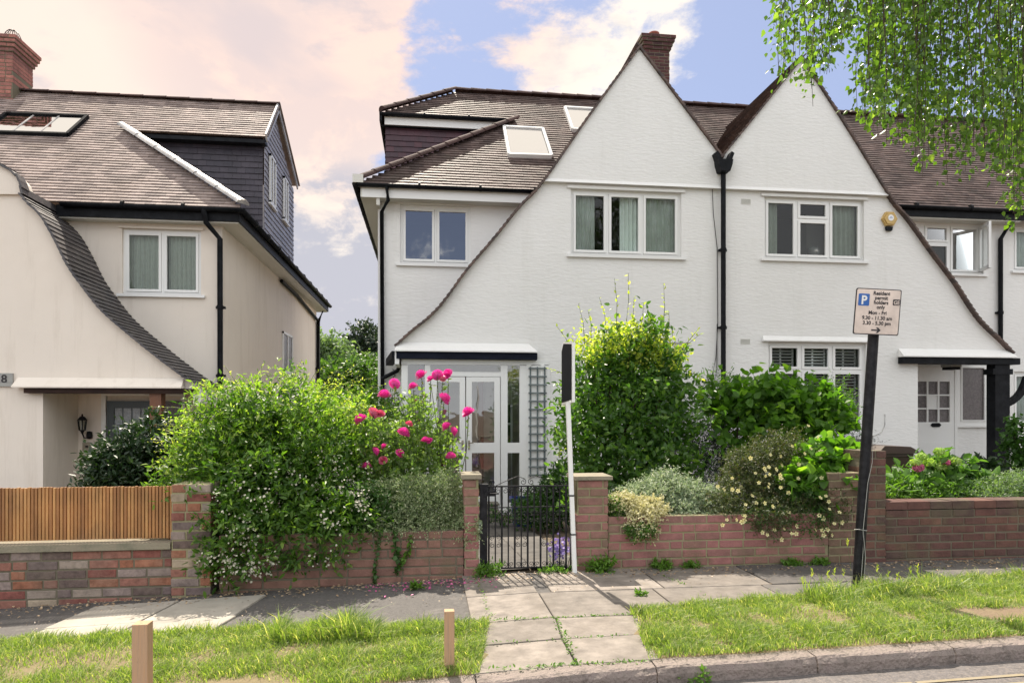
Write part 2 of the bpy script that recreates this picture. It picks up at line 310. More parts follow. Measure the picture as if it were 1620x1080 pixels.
for k_ in ('brick_red','brick_redL','brick_dark','mortar'): weather(M[k_])
weather(M['brick_mix'], (0.16,0.13,0.10), 3.5, .48, .66, .45); weather(M['slab'], (0.13,0.11,0.09), 3.0, .48, .66, .55); weather(M['slab_pale'], (0.2,0.18,0.15), 3.0, .5, .7, .5)
weather(M['tile'], (0.05,0.045,0.035), 1.6, .52, .7, .6); weather(M['tile_pale'], (0.20,0.15,0.12), 1.3, .52, .72, .45); weather(M['road'], (0.20,0.17,0.15), 60, .5, .62, .8)
weather(M['kerb'], (0.09,0.075,0.065), 9, .52, .62, .6); weather(M['cream'], (0.58,0.50,0.42), .6, .45, .8, .35); weather(M['coping'], (0.14,0.14,0.10), 5, .5, .65, .7)

weather(M['render'], (0.56,0.55,0.50), 1.5, .54, .78, .28, (3.5,3.5,.35)); weather(M['render'], (0.64,0.64,0.61), .7, .45, .75, .4); weather(M['cream'], (0.50,0.43,0.35), 1.5, .52, .75, .45, (3.5,3.5,.35)); weather(M['tarmac'], (0.22,0.20,0.18), 8, .55, .7, .5)
M['slab_dark'] = weather(mat('dark_paving_slab', (0.115,0.106,0.10), 0.88, col2=(0.078,0.072,0.069), col3=(0.097,0.09,0.085), island=True, nscale=7, namt=0.4, bump=0.35, bscale=90, bdist=0.004), (0.19,0.17,0.15), 2.5, .5, .7, .5)  # darker slab copy; shade on the right-hand pavement is put into its colour
weather(M['stakewood'], (0.12,0.09,0.06), 9, .58, .66, .7, (3,3,.6)); weather(M['fencewood'], (0.20,0.13,0.08), 1.2, .5, .7, .5)
# ------------------------------------------------------------------ terrain
def pz(X): return 0.038 * (max(min(X, 0.8), -8) - 0.8)
def lerp(a, b, t): t = max(0, min(1, t)); return a + (b - a) * t
def hg(X):
    if X < -1: return lerp(-0.9, -0.33, (X + 3) / 2)
    return lerp(-0.33, -0.12, (X - 6) / 2)
def gz(X, Y):
    if Y <= 5.95: return pz(X)
    return lerp(pz(X), hg(X), (Y - 5.95) / 4.5)
def kY(X): return 3.46 + 0.045 * X                    # front line of the kerb
def vY(X):                                            # back edge of the grass verge
    pts = [(-9, 5.0), (-2.8, 4.82), (-1.5, 4.68), (0.2, 4.42), (1.4, 4.52), (2.6, 4.66), (4.1, 4.98), (7, 5.2)]
    for (a, ya), (b, yb) in zip(pts, pts[1:]):
        if X <= b: return lerp(ya, yb, (X - a) / (b - a))
    return 5.2
def sheet(name, xs, yfun, zfun, m, parent=None, kind='structure'):
    mb = MB(); n = len(yfun(xs[0]))
    vs = [(x, y, zfun(x, y)) for x in xs for y in yfun(x)]
    mb.add(vs, [(i*n+j, (i+1)*n+j, (i+1)*n+j+1, i*n+j+1) for i in range(len(xs)-1) for j in range(n-1)])
    return mb.build(name, m, parent, kind=kind)
def fr(a, b, st): return [a + i*st for i in range(int(round((b-a)/st))+1)]
XS = [-900, -200, -60, -20] + fr(-14, 16, 0.5) + [24, 60, 200, 900]
def groundz(X, Y):
    if Y < 3.3: return pz(X) - 0.16
    if Y < 5.85: return pz(X) - 0.10
    return gz(X, Y) + 0.012*math.sin(X*7+Y*3)*math.sin(Y*9-X)
sheet('ground', XS, lambda x: [-900, -200, -40, -20, 0, 2, 3.2, 3.4, 5.8, 5.86] + fr(6.0, 12, 0.25) + [14, 20, 40, 100, 300, 900], groundz, M['soil'])
sheet('road', [-60, -20] + fr(-8, 8, 0.5) + [20, 60], lambda x: [-9, -4, 0, 2, kY(x)+0.05], lambda x, y: pz(x)-0.088 + 0.02*min(0, (y-2)*-0.02), M['road'])
sheet('pavement', [-60, -20] + fr(-8, 8, 0.25) + [20, 60], lambda x: [kY(x)+0.10, 4.6, 5.80], lambda x, y: pz(x)-0.012, M['tarmac'])
# verge soil (with the crossing left open)
def verge(name, x0, x1, cut0=None, cut1=None):
    mb = MB(); xs = fr(x0, x1, 0.1); n = 7; vs = []
    for x in xs:
        a, b = kY(x)+0.105, vY(x) + 0.03*math.sin(x*5.3)
        for j in range(n):
            t = j/(n-1); y = a + (b-a)*t; xx = x
            if cut1 is not None and x > x1-0.35: xx = min(x, cut1(y)-0.0+(x-x1))
            if cut0 is not None and x < x0+0.35: xx = max(x, cut0(y)+(x-x0))
            ed = min(1, max(0, min((x1-x)/.12 if cut1 else 1, (x-x0)/.12 if cut0 else 1)))
            xx += (1-ed)*0.05*math.sin(y*14+x0)*(1 if cut1 else -1)
            vs.append((xx, y, pz(x) - 0.008 + 0.02*ed - 0.02*max(0, 1-t*8) + 0.018*ed*math.sin(math.pi*t) + 0.006*math.sin(x*11+y*17)))
    mb.add(vs, [(i*n+j, (i+1)*n+j, (i+1)*n+j+1, i*n+j+1) for i in range(len(xs)-1) for j in range(n-1)])
    return mb.build(name, M['drysoil'], None, kind='structure')
cutL = lambda y: 0.30 + 0.14*(y-3.6)/0.9
cutR = lambda y: 1.18 + 0.16*(y-3.6)/0.9
verge('grass_verge', -8.0, 0.40, None, cutL)
verge('grass_verge', 1.20, 8.0, cutR, None)
# kerb stones: one structure
def kerb():
    mb = MB(); rnd = random.Random(3); x = -7.0
    while x < 8.5:
        Ls = rnd.uniform(0.8, 1.0); n = 12; a, b = x+0.004, x+Ls-0.004; vs = []
        for i in range(n+1):
            X = a + (b-a)*i/n; y = kY(X); z = pz(X); j = lambda s: rnd.uniform(-s, s)
            e = 0.012 if i in (0, n) else 0
            vs += [(X, y+j(.004)+e, z-0.13), (X, y-0.004+j(.005)+e, z-0.035+j(.004)), (X, y+0.012+j(.004)+e, z-0.006+j(.003)-e*.5), (X, y+0.03+j(.003), z+0.002+j(.0025)-e*.4), (X, y+0.075+j(.004), z+0.004+j(.0025)-e*.4), (X, y+0.125+j(.008), z+0.003), (X, y+0.13, z-0.1)]
        fs = [(i*7+k, (i+1)*7+k, (i+1)*7+k+1, i*7+k+1) for i in range(n) for k in range(6)] + [(0,1,2,3,4,5,6), tuple(n*7+q for q in (6,5,4,3,2,1,0))]
        mb.add(vs, fs, 0, False); x += Ls
    mb.build('kerb', M['kerb'], None, kind='structure')
kerb()
def slab(mb, c4, dz, m=0):
    v = [(x, y, pz(x) + dz) for x, y in c4]; vb = [(x, y, pz(x) - 0.05) for x, y in c4]
    # small chamfer round the top
    cx = sum(p[0] for p in c4)/4; cy = sum(p[1] for p in c4)/4
    vt = [(x + (cx-x)*0.012, y + (cy-y)*0.012, pz(x)+dz+0.004) for x, y in c4]
    mb.add(vb + v + vt, [(0,1,5,4),(1,2,6,5),(2,3,7,6),(3,0,4,7),(4,5,9,8),(5,6,10,9),(6,7,11,10),(7,4,8,11),(8,9,10,11)], m)
mb = MB(); g = 0.006; rs = random.Random(5)
xx = 0.28; k = 0
while xx < 7.5:
    wd = rs.uniform(0.62, 0.92)
    if k == 0: wd = 0.55
    rows = [(vY(xx+wd/2)-0.02 if xx > 1.2 else 4.46, 5.10 + 0.01*(xx)), (5.10 + 0.01*xx, 5.795)]
    for j, (a, b) in enumerate(rows):
        o = 0.10*j if k else 0
        slab(mb, [(xx+o+g, a+g), (xx+wd+o-g, a+g+rs.uniform(-.004,.004)), (xx+wd+o-g, b-g), (xx+o+g, b-g)], rs.uniform(-0.005, 0.003), 0 if xx < 1.75 else 1)  # slabs further right take the darker copy with shade in its colour
    xx += wd; k += 1
# the crossing over the verge
P2 = [(0.22,3.60),(0.80,3.61),(1.27,3.63),(0.27,4.02),(0.80,4.03),(1.31,4.06),(0.33,4.45),(0.84,4.45),(1.42,4.45)]
for a, b, c, d in ((0,1,4,3),(1,2,5,4),(3,4,7,6),(4,5,8,7)):
    q = [P2[a], P2[b], P2[c], P2[d]]; cx = sum(p[0] for p in q)/4; cy = sum(p[1] for p in q)/4
    slab(mb, [(x+(cx-x)*0.02, y+(cy-y)*0.02) for x, y in q], 0.004 + rs.uniform(-.003,.003))
mb.build('paving_slabs', [M['slab'], M['slab_dark']], None, kind='structure')
mb = MB()
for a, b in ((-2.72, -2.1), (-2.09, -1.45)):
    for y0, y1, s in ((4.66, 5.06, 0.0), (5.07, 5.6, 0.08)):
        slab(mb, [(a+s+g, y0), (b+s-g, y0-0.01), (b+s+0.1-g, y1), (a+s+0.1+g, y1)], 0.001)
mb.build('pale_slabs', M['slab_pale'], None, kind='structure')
# faded yellow lines on the road
for off in (0.22, 0.32):
    mb = MB(); x = 0.9; rr = random.Random(int(off*100))
    while x < 7:
        l = rr.uniform(0.25, 0.9); mb.add([(x, kY(x)-off, pz(x)-0.084), (x+l, kY(x+l)-off, pz(x)-0.084), (x+l, kY(x+l)-off+0.028, pz(x)-0.084), (x, kY(x)-off+0.028, pz(x)-0.084)], [(0,1,2,3)]); x += l + rr.uniform(0.01, 0.14)
    mb.build('road_marking', M['yellowline'], None, kind='structure')
# garden path behind the gate
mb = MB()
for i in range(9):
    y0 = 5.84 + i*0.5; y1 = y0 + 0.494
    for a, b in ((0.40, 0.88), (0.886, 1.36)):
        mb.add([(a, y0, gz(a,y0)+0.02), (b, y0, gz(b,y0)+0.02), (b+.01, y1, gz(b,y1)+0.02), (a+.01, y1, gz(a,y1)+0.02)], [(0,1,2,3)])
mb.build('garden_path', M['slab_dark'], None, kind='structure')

# ------------------------------------------------------------------ tiles
def pip(x, y, poly):
    c = False; n = len(poly)
    for i in range(n):
        x1, y1 = poly[i]; x2, y2 = poly[(i+1) % n]
        if (y1 > y) != (y2 > y) and x < (x2-x1)*(y-y1)/(y2-y1)+x1: c = not c
    return c
def tiles(mb, O, U, V, poly, gauge=0.10, wdt=0.165, th=0.016, lift=0.021, seed=1, m=0, base=None):
    U = Vector(U).normalized(); V = Vector(V).normalized(); Nn = U.cross(V); O = Vector(O); rnd = random.Random(seed)
    if base is not None:
        mb.add([O+U*a+V*b-Nn*0.012 for a, b in poly], [tuple(range(len(poly)))], base)
    us = [p[0] for p in poly]; vv = [p[1] for p in poly]
    j = 0; v = min(vv)
    def spans(q):
        xs_ = []; n_ = len(poly)
        for i_ in range(n_):
            (xa, ya), (xb, yb) = poly[i_], poly[(i_+1) % n_]
            if (ya > q) != (yb > q): xs_.append(xa+(q-ya)*(xb-xa)/(yb-ya))
        xs_.sort(); return list(zip(xs_[::2], xs_[1::2]))
    while v < max(vv):
        off = (j % 2)*wdt/2
        for sa_, sb_ in spans(v+gauge*0.5):
            i = int(math.floor((sa_-off)/wdt))
            while i*wdt+off < sb_:
                a = max(i*wdt+off+0.0015, sa_); b = min(i*wdt+off+wdt-0.0015, sb_); i += 1
                if b-a < .012: continue
                l = lift+rnd.uniform(-.0015,.002); sk = rnd.uniform(-.001,.001); dv = rnd.uniform(-.003,.003)
                p = lambda u, q, n: O+U*u+V*q+Nn*n
                mb.add([p(a,v+dv,l),p(b,v+dv,l+sk),p(b,v+gauge*1.2,0.002),p(a,v+gauge*1.2,0.002),p(a,v+dv,l-th),p(b,v+dv,l-th+sk)],
                       [(0,1,2,3),(4,0,3),(5,2,1),(4,5,1,0)], m)
        v += gauge; j += 1
def ridge_tiles(mb, a, b, r=0.11, seg=0.33, m=0, up=(0,0,1), flat=0.75):
    a, b = Vector(a), Vector(b); d = (b-a); n = max(1, int(d.length/seg)); d.normalize(); s = d.cross(Vector(up)).normalized(); u = s.cross(d)
    st = (b-a).length/n
    for i in range(n):
        vs = []; K = 9
        for q, (t, rr) in enumerate(((0, r*1.08), (0.06, r*1.05), (st*1.03, r*0.93))):
            for k in range(K):
                an = math.pi*k/(K-1); vs.append(a + d*(i*st+t) + s*math.cos(an)*rr + u*math.sin(an)*rr*flat)
        mb.add(vs, [(q*K+k, q*K+k+1, (q+1)*K+k+1, (q+1)*K+k) for q in range(2) for k in range(K-1)] + [tuple(range(K))], m, False)

# ------------------------------------------------------------------ windows and doors
def prect(x0, y0, x1, y1, Y):
    a = W(x0, (y0+y1)/2, Y); b = W(x1, (y0+y1)/2, Y); c = W((x0+x1)/2, y1, Y); d = W((x0+x1)/2, y0, Y)
    return a.x, b.x, c.z, d.z
def window(parent, rect, Y, lights, rec=0.05, sill=True, curtains=(), glass='glass', bw=0.05, cw=0.045, frame='white', room='room', label=None, extra=None, curtain_mat='curtain', sillname='sill', depth=1.2, muntins=()):
    x0, x1, z0, z1 = rect; fb = MB(); y = Y+rec; gb = MB()
    fb.box(x0, x1, y, y+.06, z1-bw, z1); fb.box(x0, x1, y, y+.06, z0, z0+bw)
    fb.box(x0, x0+bw, y, y+.06, z0+bw, z1-bw); fb.box(x1-bw, x1, y, y+.06, z0+bw, z1-bw)
    ix0, ix1, iz0, iz1 = x0+bw, x1-bw, z0+bw, z1-bw; W_, H_ = ix1-ix0, iz1-iz0
    for li, (fa, fb_, splits) in enumerate(lights):
        a, b = ix0+fa*W_, ix0+fb_*W_
        if li > 0: fb.box(a-bw*.4, a+bw*.4, y, y+.06, iz0, iz1); a += bw*.4
        if li < len(lights)-1: b -= bw*.4
        zs = [0]+list(splits)+[1]
        for si in range(len(zs)-1):
            c, d = iz0+zs[si]*H_, iz0+zs[si+1]*H_
            if si > 0: fb.box(a, b, y, y+.058, c-bw*.35, c+bw*.35); c += bw*.35
            if si < len(zs)-2: d -= bw*.35
            yy = y-.012
            fb.box(a+.003, b-.003, yy, yy+.05, c+.003, c+cw); fb.box(a+.003, b-.003, yy, yy+.05, d-cw, d-.003)
            fb.box(a+.003, a+cw, yy, yy+.05, c+cw, d-cw); fb.box(b-cw, b-.003, yy, yy+.05, c+cw, d-cw)
            gb.add([(a+cw, yy+.03, c+cw), (b-cw, yy+.03, c+cw), (b-cw, yy+.03, d-cw), (a+cw, yy+.03, d-cw)], [(0,1,2,3)])
    wn = fb.build('window', M[frame], parent, label=label)
    gb.build('pane', M[glass], wn)
    if sill: MB().box(x0-.07, x1+.07, Y-.05, y, z0-.045, z0).build(sillname, M['white'], wn)
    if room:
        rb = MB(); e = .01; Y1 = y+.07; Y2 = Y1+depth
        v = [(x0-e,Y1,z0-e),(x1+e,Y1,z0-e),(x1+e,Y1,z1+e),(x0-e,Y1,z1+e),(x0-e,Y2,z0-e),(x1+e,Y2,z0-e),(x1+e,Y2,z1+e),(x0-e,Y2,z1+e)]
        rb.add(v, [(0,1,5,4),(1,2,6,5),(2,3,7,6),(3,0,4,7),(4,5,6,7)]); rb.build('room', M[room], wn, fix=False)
    for ca, cb in curtains:
        a, b = ix0+ca*W_, ix0+cb*W_; n = max(8, int((b-a)/0.012)); vs = []
        for i in range(n+1):
            X = a+(b-a)*i/n; dy = .022*math.sin(X*75+1.3*math.sin(X*9))
            vs += [(X, y+.12+dy, iz0-.02), (X, y+.12+dy*.8, iz1+.02)]
        MB().add(vs, [(2*i, 2*i+2, 2*i+3, 2*i+1) for i in range(n)], 0, True).build('curtain', M[curtain_mat], wn, fix=False)
    return wn
def downpipe(mb, pts, r=0.036):
    mb.tube(pts, r, 10)
    for i in range(len(pts)-1):
        a, b = Vector(pts[i]), Vector(pts[i+1])
        if abs(a.x-b.x)+abs(a.y-b.y) < .02 and (a-b).length > 1:
            n = int((a-b).length/1.3)
            for k in range(1, n+1):
                p = a.lerp(b, k/(n+0.5)); mb.tube([p-Vector((0,0,.03)), p+Vector((0,0,.03))], r*1.25, 10); mb.box(p.x-r*1.7, p.x+r*1.7, p.y+r*.3, p.y+r+.02, p.z-.02, p.z+.02)
def vent(parent, x, z, Y, wd=.17, h=.09):
    mb = MB()
    mb.box(x-wd/2, x+wd/2, Y-.008, Y-.002, z-h/2, z-h/2+.01); mb.box(x-wd/2, x+wd/2, Y-.008, Y-.002, z+h/2-.01, z+h/2)
    for i in range(9): xx = x-wd/2+i*(wd-.008)/8; mb.box(xx, xx+.008, Y-.007, Y-.002, z-h/2+.01, z+h/2-.01)
    for i in range(1, 5): zz = z-h/2+i*h/5; mb.box(x-wd/2, x+wd/2, Y-.006, Y-.0021, zz-.003, zz+.003)
    v = mb.build('air_vent', M['offwhite'], parent); MB().box(x-wd/2+.005, x+wd/2-.005, Y-.0015, Y+.01, z-h/2+.005, z+h/2-.005).build('grille_back', M['grey'], v)
def gutter(mb, a, b, r=0.055, m=0):
    a, b = Vector(a), Vector(b); d = (b-a).normalized(); s = Vector((-d.y, d.x, 0)); K = 8; vs = []
    for P in (a, b):
        for rr in (r, r-.006):
            for k in range(K+1):
                an = math.pi + math.pi*k/K; vs.append(P + s*math.cos(an)*rr + Vector((0,0,1))*math.sin(an)*rr)
    n = K+1; fs = []
    for L_ in (0, 1):
        for k in range(K): fs.append((L_*n+k, 2*n+L_*n+k, 2*n+L_*n+k+1, L_*n+k+1))
    fs += [tuple(range(n)) , tuple(range(2*n, 3*n)), (0, 2*n, 3*n, n), (n-1, 3*n-1, 4*n-1, 2*n-1)]
    mb.add(vs, fs, m, True)
    nb = int((b-a).length/0.9)
    for i in range(1, nb): P = a.lerp(b, i/nb); mb.tube([P-d*.02, P+d*.02], r*1.1, 10, m)
def brick_box(mb, x0, x1, y0, y1, z0, z1, seed=0, course=.075, bl=.225, m=0, mm=1, thick=None):
    """bricks laid in courses round a mortar core"""
    rnd = random.Random(seed); mb.box(x0+.005, x1-.005, y0+.006, y1-.006, z0, z1-.004, mm)
    n = int(round((z1-z0)/course)); ch = (z1-z0)/n
    for j in range(n):
        off = (j % 2)*bl/2 + rnd.uniform(-.01, .01); x = x0-off
        while x < x1:
            l = bl if rnd.random() > .12 else bl/2
            a, b = max(x+.0065, x0), min(x+l-.0065, x1); x += l
            if b-a < .03: continue
            za, zb = z0+j*ch+.0075, z0+(j+1)*ch-.0065; jy = rnd.uniform(-.003, .003); jz = rnd.uniform(-.002, .002); jj = lambda: rnd.uniform(-.002,.002)
            ya, yb = y0+jy, y1-jy; c = .004
            v = [(a+jj(),ya+c,za+jz),(b+jj(),ya+c,za+jz+jj()),(b+jj(),yb,za+jz),(a,yb,za+jz),(a+jj(),ya+c,zb+jz+jj()),(b+jj(),ya+c,zb+jz),(b,yb,zb+jz),(a,yb,zb+jz),
                 (a+c+jj(),ya,za+c+jz),(b-c+jj(),ya,za+c+jz),(b-c+jj(),ya,zb-c+jz),(a+c+jj(),ya,zb-c+jz)]
            mb.add(v, [(0,3,2,1),(4,5,6,7),(1,2,6,5),(2,3,7,6),(3,0,4,7),(8,9,10,11),(0,1,9,8),(1,5,10,9),(5,4,11,10),(4,0,8,11)], m)
def chimney(parent, cx, y, wd, dp, z0, z1, mt, pots=1, seed=1, corb=True):
    mb = MB(); brick_box(mb, cx-wd/2, cx+wd/2, y-dp/2, y+dp/2, z0, z1-.3, seed)
    for i, (e, a, b) in enumerate(((.03, -.3, -.225), (.06, -.225, -.15), (.09, -.15, -.075), (.11, -.075, 0))):
        brick_box(mb, cx-wd/2-e, cx+wd/2+e, y-dp/2-e, y+dp/2+e, z1+a, z1+b, seed+i+1)
    c = mb.build('chimney', [M[mt], M['mortar_dark']], parent)
    for i in range(pots):
        px = cx + (i-(pots-1)/2)*.36
        MB().lathe((px, y, z1), [(.0,0),(.12,0),(.11,.12),(.10,.14),(.13,.15),(.13,.19),(.09,.19),(.085,.02)], 16).build('chimney_pot', M['pot'], c)
    return c
def skylight(parent, q, frame='black', glass='glass_sky', open_=0.0, bars=0):
    a, b, c, d = [Vector(v) for v in q]               # bl, br, tr, tl on the roof plane
    n = (b-a).cross(d-a).normalized(); u = (b-a).normalized(); v = (d-a).normalized(); h = .05; L_ = [p+n*.012 for p in (a,b,c,d)]
    mb = MB(); wv = .055
    for p, q2 in ((L_[0],L_[1]),(L_[1],L_[2]),(L_[2],L_[3]),(L_[3],L_[0])):
        mb.bar(p+n*.03, q2+n*.03, wv, h+.03, up=n)
    s = mb.build('rooflight', M[frame], parent)
    ins = [a+u*.04+v*.04, b-u*.04+v*.04, c-u*.04-v*.04, d+u*.04-v*.04]
    MB().add([p+n*.05 for p in ins], [(0,1,2,3)]).build('pane', M[glass], s, fix=False)
    if bars:
        bb = MB()
        for i in range(1, bars+1): t = i/(bars+1); bb.bar(ins[0].lerp(ins[1], t)+n*.052, ins[3].lerp(ins[2], t)+n*.052, .03, .01, up=n)
        bb.build('glazing_bar', M['lead'], s)
    return s

# ------------------------------------------------------------------ the gable outline, surveyed once, mirrored for the neighbour
YG, YR, YE = 11.3, 12.3, 12.0
ZE, ZRIDGE, YRIDGE = 5.33, 8.43, 15.1
PXL = [(627,548),(650,527),(683,500),(707,473),(740,428),(783,378),(822,330),(860,289),(930,189),(1010,80)]
PROF_L = [(W(x, y, YG).x, W(x, y, YG).z) for x, y in PXL]
XP, ZP = PROF_L[-1]; XV = 5.03; ZV = W(1143, 252, YG).z
def smooth_prof(p, sub=5):
    out = []
    for i in range(len(p)-1):
        p0 = p[max(i-1,0)]; p1 = p[i]; p2 = p[i+1]; p3 = p[min(i+2,len(p)-1)]
        for k in range(sub):
            t = k/sub
            out.append(tuple(0.5*((2*p1[d])+(-p0[d]+p2[d])*t+(2*p0[d]-5*p1[d]+4*p2[d]-p3[d])*t*t+(-p0[d]+3*p1[d]-3*p2[d]+p3[d])*t**3) for d in (0,1)))
    return out+[p[-1]]
PROF = smooth_prof(PROF_L)
def along(prof, step):
    pts = [Vector((a, 0, b)) for a, b in prof]; out = []; acc = 0
    for a, b in zip(pts, pts[1:]):
        l = (b-a).length; t = -acc if acc else 0
        s = step-acc if acc else 0
        while s < l: out.append(((a+(b-a)*(s/l)), (b-a).normalized())); s += step
        acc = (l-(s-step)) % step
    return out
def gable_tiles(mb, prof, side, yf, yback, m=0, seed=1, step=.10, over=.05):
    """roof tiles following a gable outline; prof runs upwards, side = -1 when the slope faces left"""
    rnd = random.Random(seed)
    for p, t in along(prof, step):
        n = Vector((-t.z, 0, t.x)) if side < 0 else Vector((t.z, 0, -t.x))
        if n.z < 0: n = -n
        yb = yback(p.z); y = yf-over+rnd.uniform(-.004,.004); first = True
        while y < yb:
            l = .165*rnd.uniform(.97,1.03); l = l if not first else l*.7; first = False; y2 = min(y+l-.002, yb)
            lf = rnd.uniform(0,.004)
            a = p - t*.012 + n*(.038+lf); b = p + t*(step*1.15) + n*.02; th = .024
            vs = [Vector((q.x, yy, q.z)) for yy in (y, y2) for q in (a, b, b-n*th, a-n*(th+.012))]
            mb.add(vs, [(0,1,2,3),(4,7,6,5),(0,4,5,1),(0,3,7,4),(3,2,6,7),(1,5,6,2)], m); y += l
def mirror(p): return [(2*XV-a, b) for a, b in p]

# ------------------------------------------------------------------ white house with the porch
def yback(z): return YR+.05 if z < ZE+.15 else YE+(z-ZE)+.15
A = thing('rendered_house', 'white rendered house with glazed porch, sweeping gable and loft dormer beside the gap', 'house', (2, YG, -.33))
UA = prect(903, 302, 1078, 405, YG); GA = prect(925, 541, 1090, 690, YG)
flare = .16
topz = 5.22
outer = [(PROF[0][0]+.03, 2.36), (1.55, 2.36), (1.55, -.6), (XV, -.6), (XV, ZV)] + [(XP, ZP)] + [(a, b) for a, b in reversed(PROF[:-1])]
wl = MB(); wl.wall(outer, [UA, GA], YG, .28)
# upper triangle stands a little proud with a weathered drip edge
i0 = [i for i, p in enumerate(PROF) if p[1] > topz][0]
tq = (topz+.06-PROF[i0-1][1])/(PROF[i0][1]-PROF[i0-1][1]); za = PROF[i0-1][0]+(PROF[i0][0]-PROF[i0-1][0])*tq
if PROF[i0][1] <= topz+.06: i0 += 1
tri = [(za, topz+.06)] + [(a, b) for a, b in PROF[i0:]] + [(XV, ZV), (XV, topz+.06)]
wl.prism(tri, YG-.05, YG-.003)
wl.add([(za, YG-.05, topz+.06), (XV, YG-.05, topz+.06), (XV, YG-.085, topz), (za-.06, YG-.085, topz), (za-.06, YG-.003, topz-.004), (XV, YG-.003, topz-.004)], [(0,1,2,3), (3,2,5,4)])
wl.build('gable_wall', M['render'], A)
# flared skirt above the porch beam
def skirt(parent, x0, x1, z, Y, m, hh=.14, out=.17, slant=.12):
    MB().add([(x0+slant*.2, Y-.004, z+hh), (x1-slant, Y-.004, z+hh), (x1, Y-out, z), (x0, Y-out, z), (x0, Y-.003, z-.012), (x1, Y-.003, z-.012), (x0,Y-out,z-.02), (x1,Y-out,z-.02)],
        [(0,1,2,3), (3,2,7,6), (6,7,5,4), (1,5,7,2), (0,3,6,4)]).build('skirt', m, parent)
skirt(A, PROF[0][0]-.02, W(850,550,YG-.15).x, 2.375, YG, M['render'])
bmr = prect(627, 553, 850, 567, YG-.12)
MB().box(bmr[0], bmr[1], YG-.13, YG+.12, bmr[2]-.01, 2.352).build('porch_beam', M['bluebeam'], A)
MB().box(PROF[0][0]-.02, PROF[0][0]+.05, YG-.11, YR, 2.15, 2.355).build('bargeboard', M['white'], A)
gt = MB(); gable_tiles(gt, PROF, -1, YG-.05, yback, seed=4)
gable_tiles(gt, [(XV, ZV), (XP, ZP)], 1, YG-.05, yback, seed=5)
gt.build('gable_roof', M['verge'], A)
# recessed bay wall and flank
RA = prect(633, 325, 745, 418, YR)
XC = -.88
wr = MB(); wr.wall([(XC, -.7), (2.6, -.7), (2.6, 5.22), (XC, 5.22)], [RA, (PROF[0][0]+.12, 1.50, -.5, 2.30)], YR, .2)
wr.build('bay_wall', M['render'], A); MB().box(XC, XC+.25, YR+.2, 18.19, -.9, 5.2).build('side_wall', M['render'], A); MB().box(XC, XV+.0, 18.2, 18.4, -.9, 5.2).build('rear_wall', M['render'], A)
window(A, UA, YG, [(0,.325,[]),(.325,.655,[]),(.655,1,[])], curtains=((0,.22),(.46,.56),(.56,.66),(.70,1)))
window(A, GA, YG, [(0,.33,[.68]),(.33,.66,[.68]),(.66,1,[.68])], curtains=((.7,1),))
window(A, RA, YR, [(0,.5,[]),(.5,1,[])], glass='glass_blue', curtains=())
MB().box(UA[0]-.06, UA[1]+.06, YG-.03, YG-.001, UA[3]+.003, UA[3]+.05).build('window_head', M['render'], A)
MB().box(RA[0]-.06, RA[1]+.06, YR-.03, YR-.001, RA[3]+.003, RA[3]+.04).build('window_head', M['render'], A)
# eaves
XEL = -1.19
xe = PROF[[i for i, p in enumerate(PROF) if p[1] > 5.15][0]][0]
MB().box(XEL+.06, xe+.1, YE+.02, YE+.045, ZE-.24, ZE-.06).build('fascia', M['white'], A)
sf = MB(); sf.box(XEL+.06, xe+.3, YE+.046, YR-.002, ZE-.235, ZE-.215); sf.box(XEL+.06, XC-.002, YR, 18.3, ZE-.235, ZE-.215); sf.box(XEL+.035, XEL+.06, YE+.02, 18.3, ZE-.24, ZE-.06); sf.box(XEL+.3, XEL+.36, YE+.05, YR-.01, ZE-.36, ZE-.236)
sf.build('soffit', M['offwhite'], A)
gu = MB(); gutter(gu, (XEL-.05, YE-.06, ZE-.03), (XEL-.05, 18.4, ZE-.03)); gu.build('gutter', M['black'], A)
gu = MB(); gutter(gu, (XEL-.02, YE-.04, ZE-.03), (xe+.05, YE-.04, ZE-.03))
gu.box(xe-.06, xe+.06, YE-.09, YE+.02, ZE-.15, ZE+.02); gu.build('gutter', M['black'], A)
dp = MB(); p0 = W(612, 296, YE-.04); downpipe(dp, [p0, W(614,312,YE-.04)-Vector((0,0,.05)), W(604,335,YR-.06), (W(606,335,YR-.06).x, YR-.06, -.4)])
dp.build('downpipe', M['black'], A)
# porch roof side, little bracket
MB().bar((PROF[0][0]-.16, YR-.12, 2.25), (PROF[0][0]-.02, YG+.1, 2.32), .12, .12).build('gutter_bracket', M['black'], A)
hb = MB(); c0 = W(618, 585, YR-.02)
downpipe(hb, [(c0.x-.16, YR-.09, c0.z-.16), (c0.x+.12, YR-.09, c0.z-.02), (c0.x+.22, YR-.3, c0.z+.18)], .035); hb.build('waste_pipe', M['black'], A)
ho = MB(); q = W(621, 590, YR-.01); ho.tube([q+Vector((.0,0,.07)), q+Vector((.04,0,.04)), q+Vector((.0,0,0)), q+Vector((.05,0,-.04)), q+Vector((.01,0,-.08))], .008, 6); ho.build('wall_ornament', M['metal'], A)
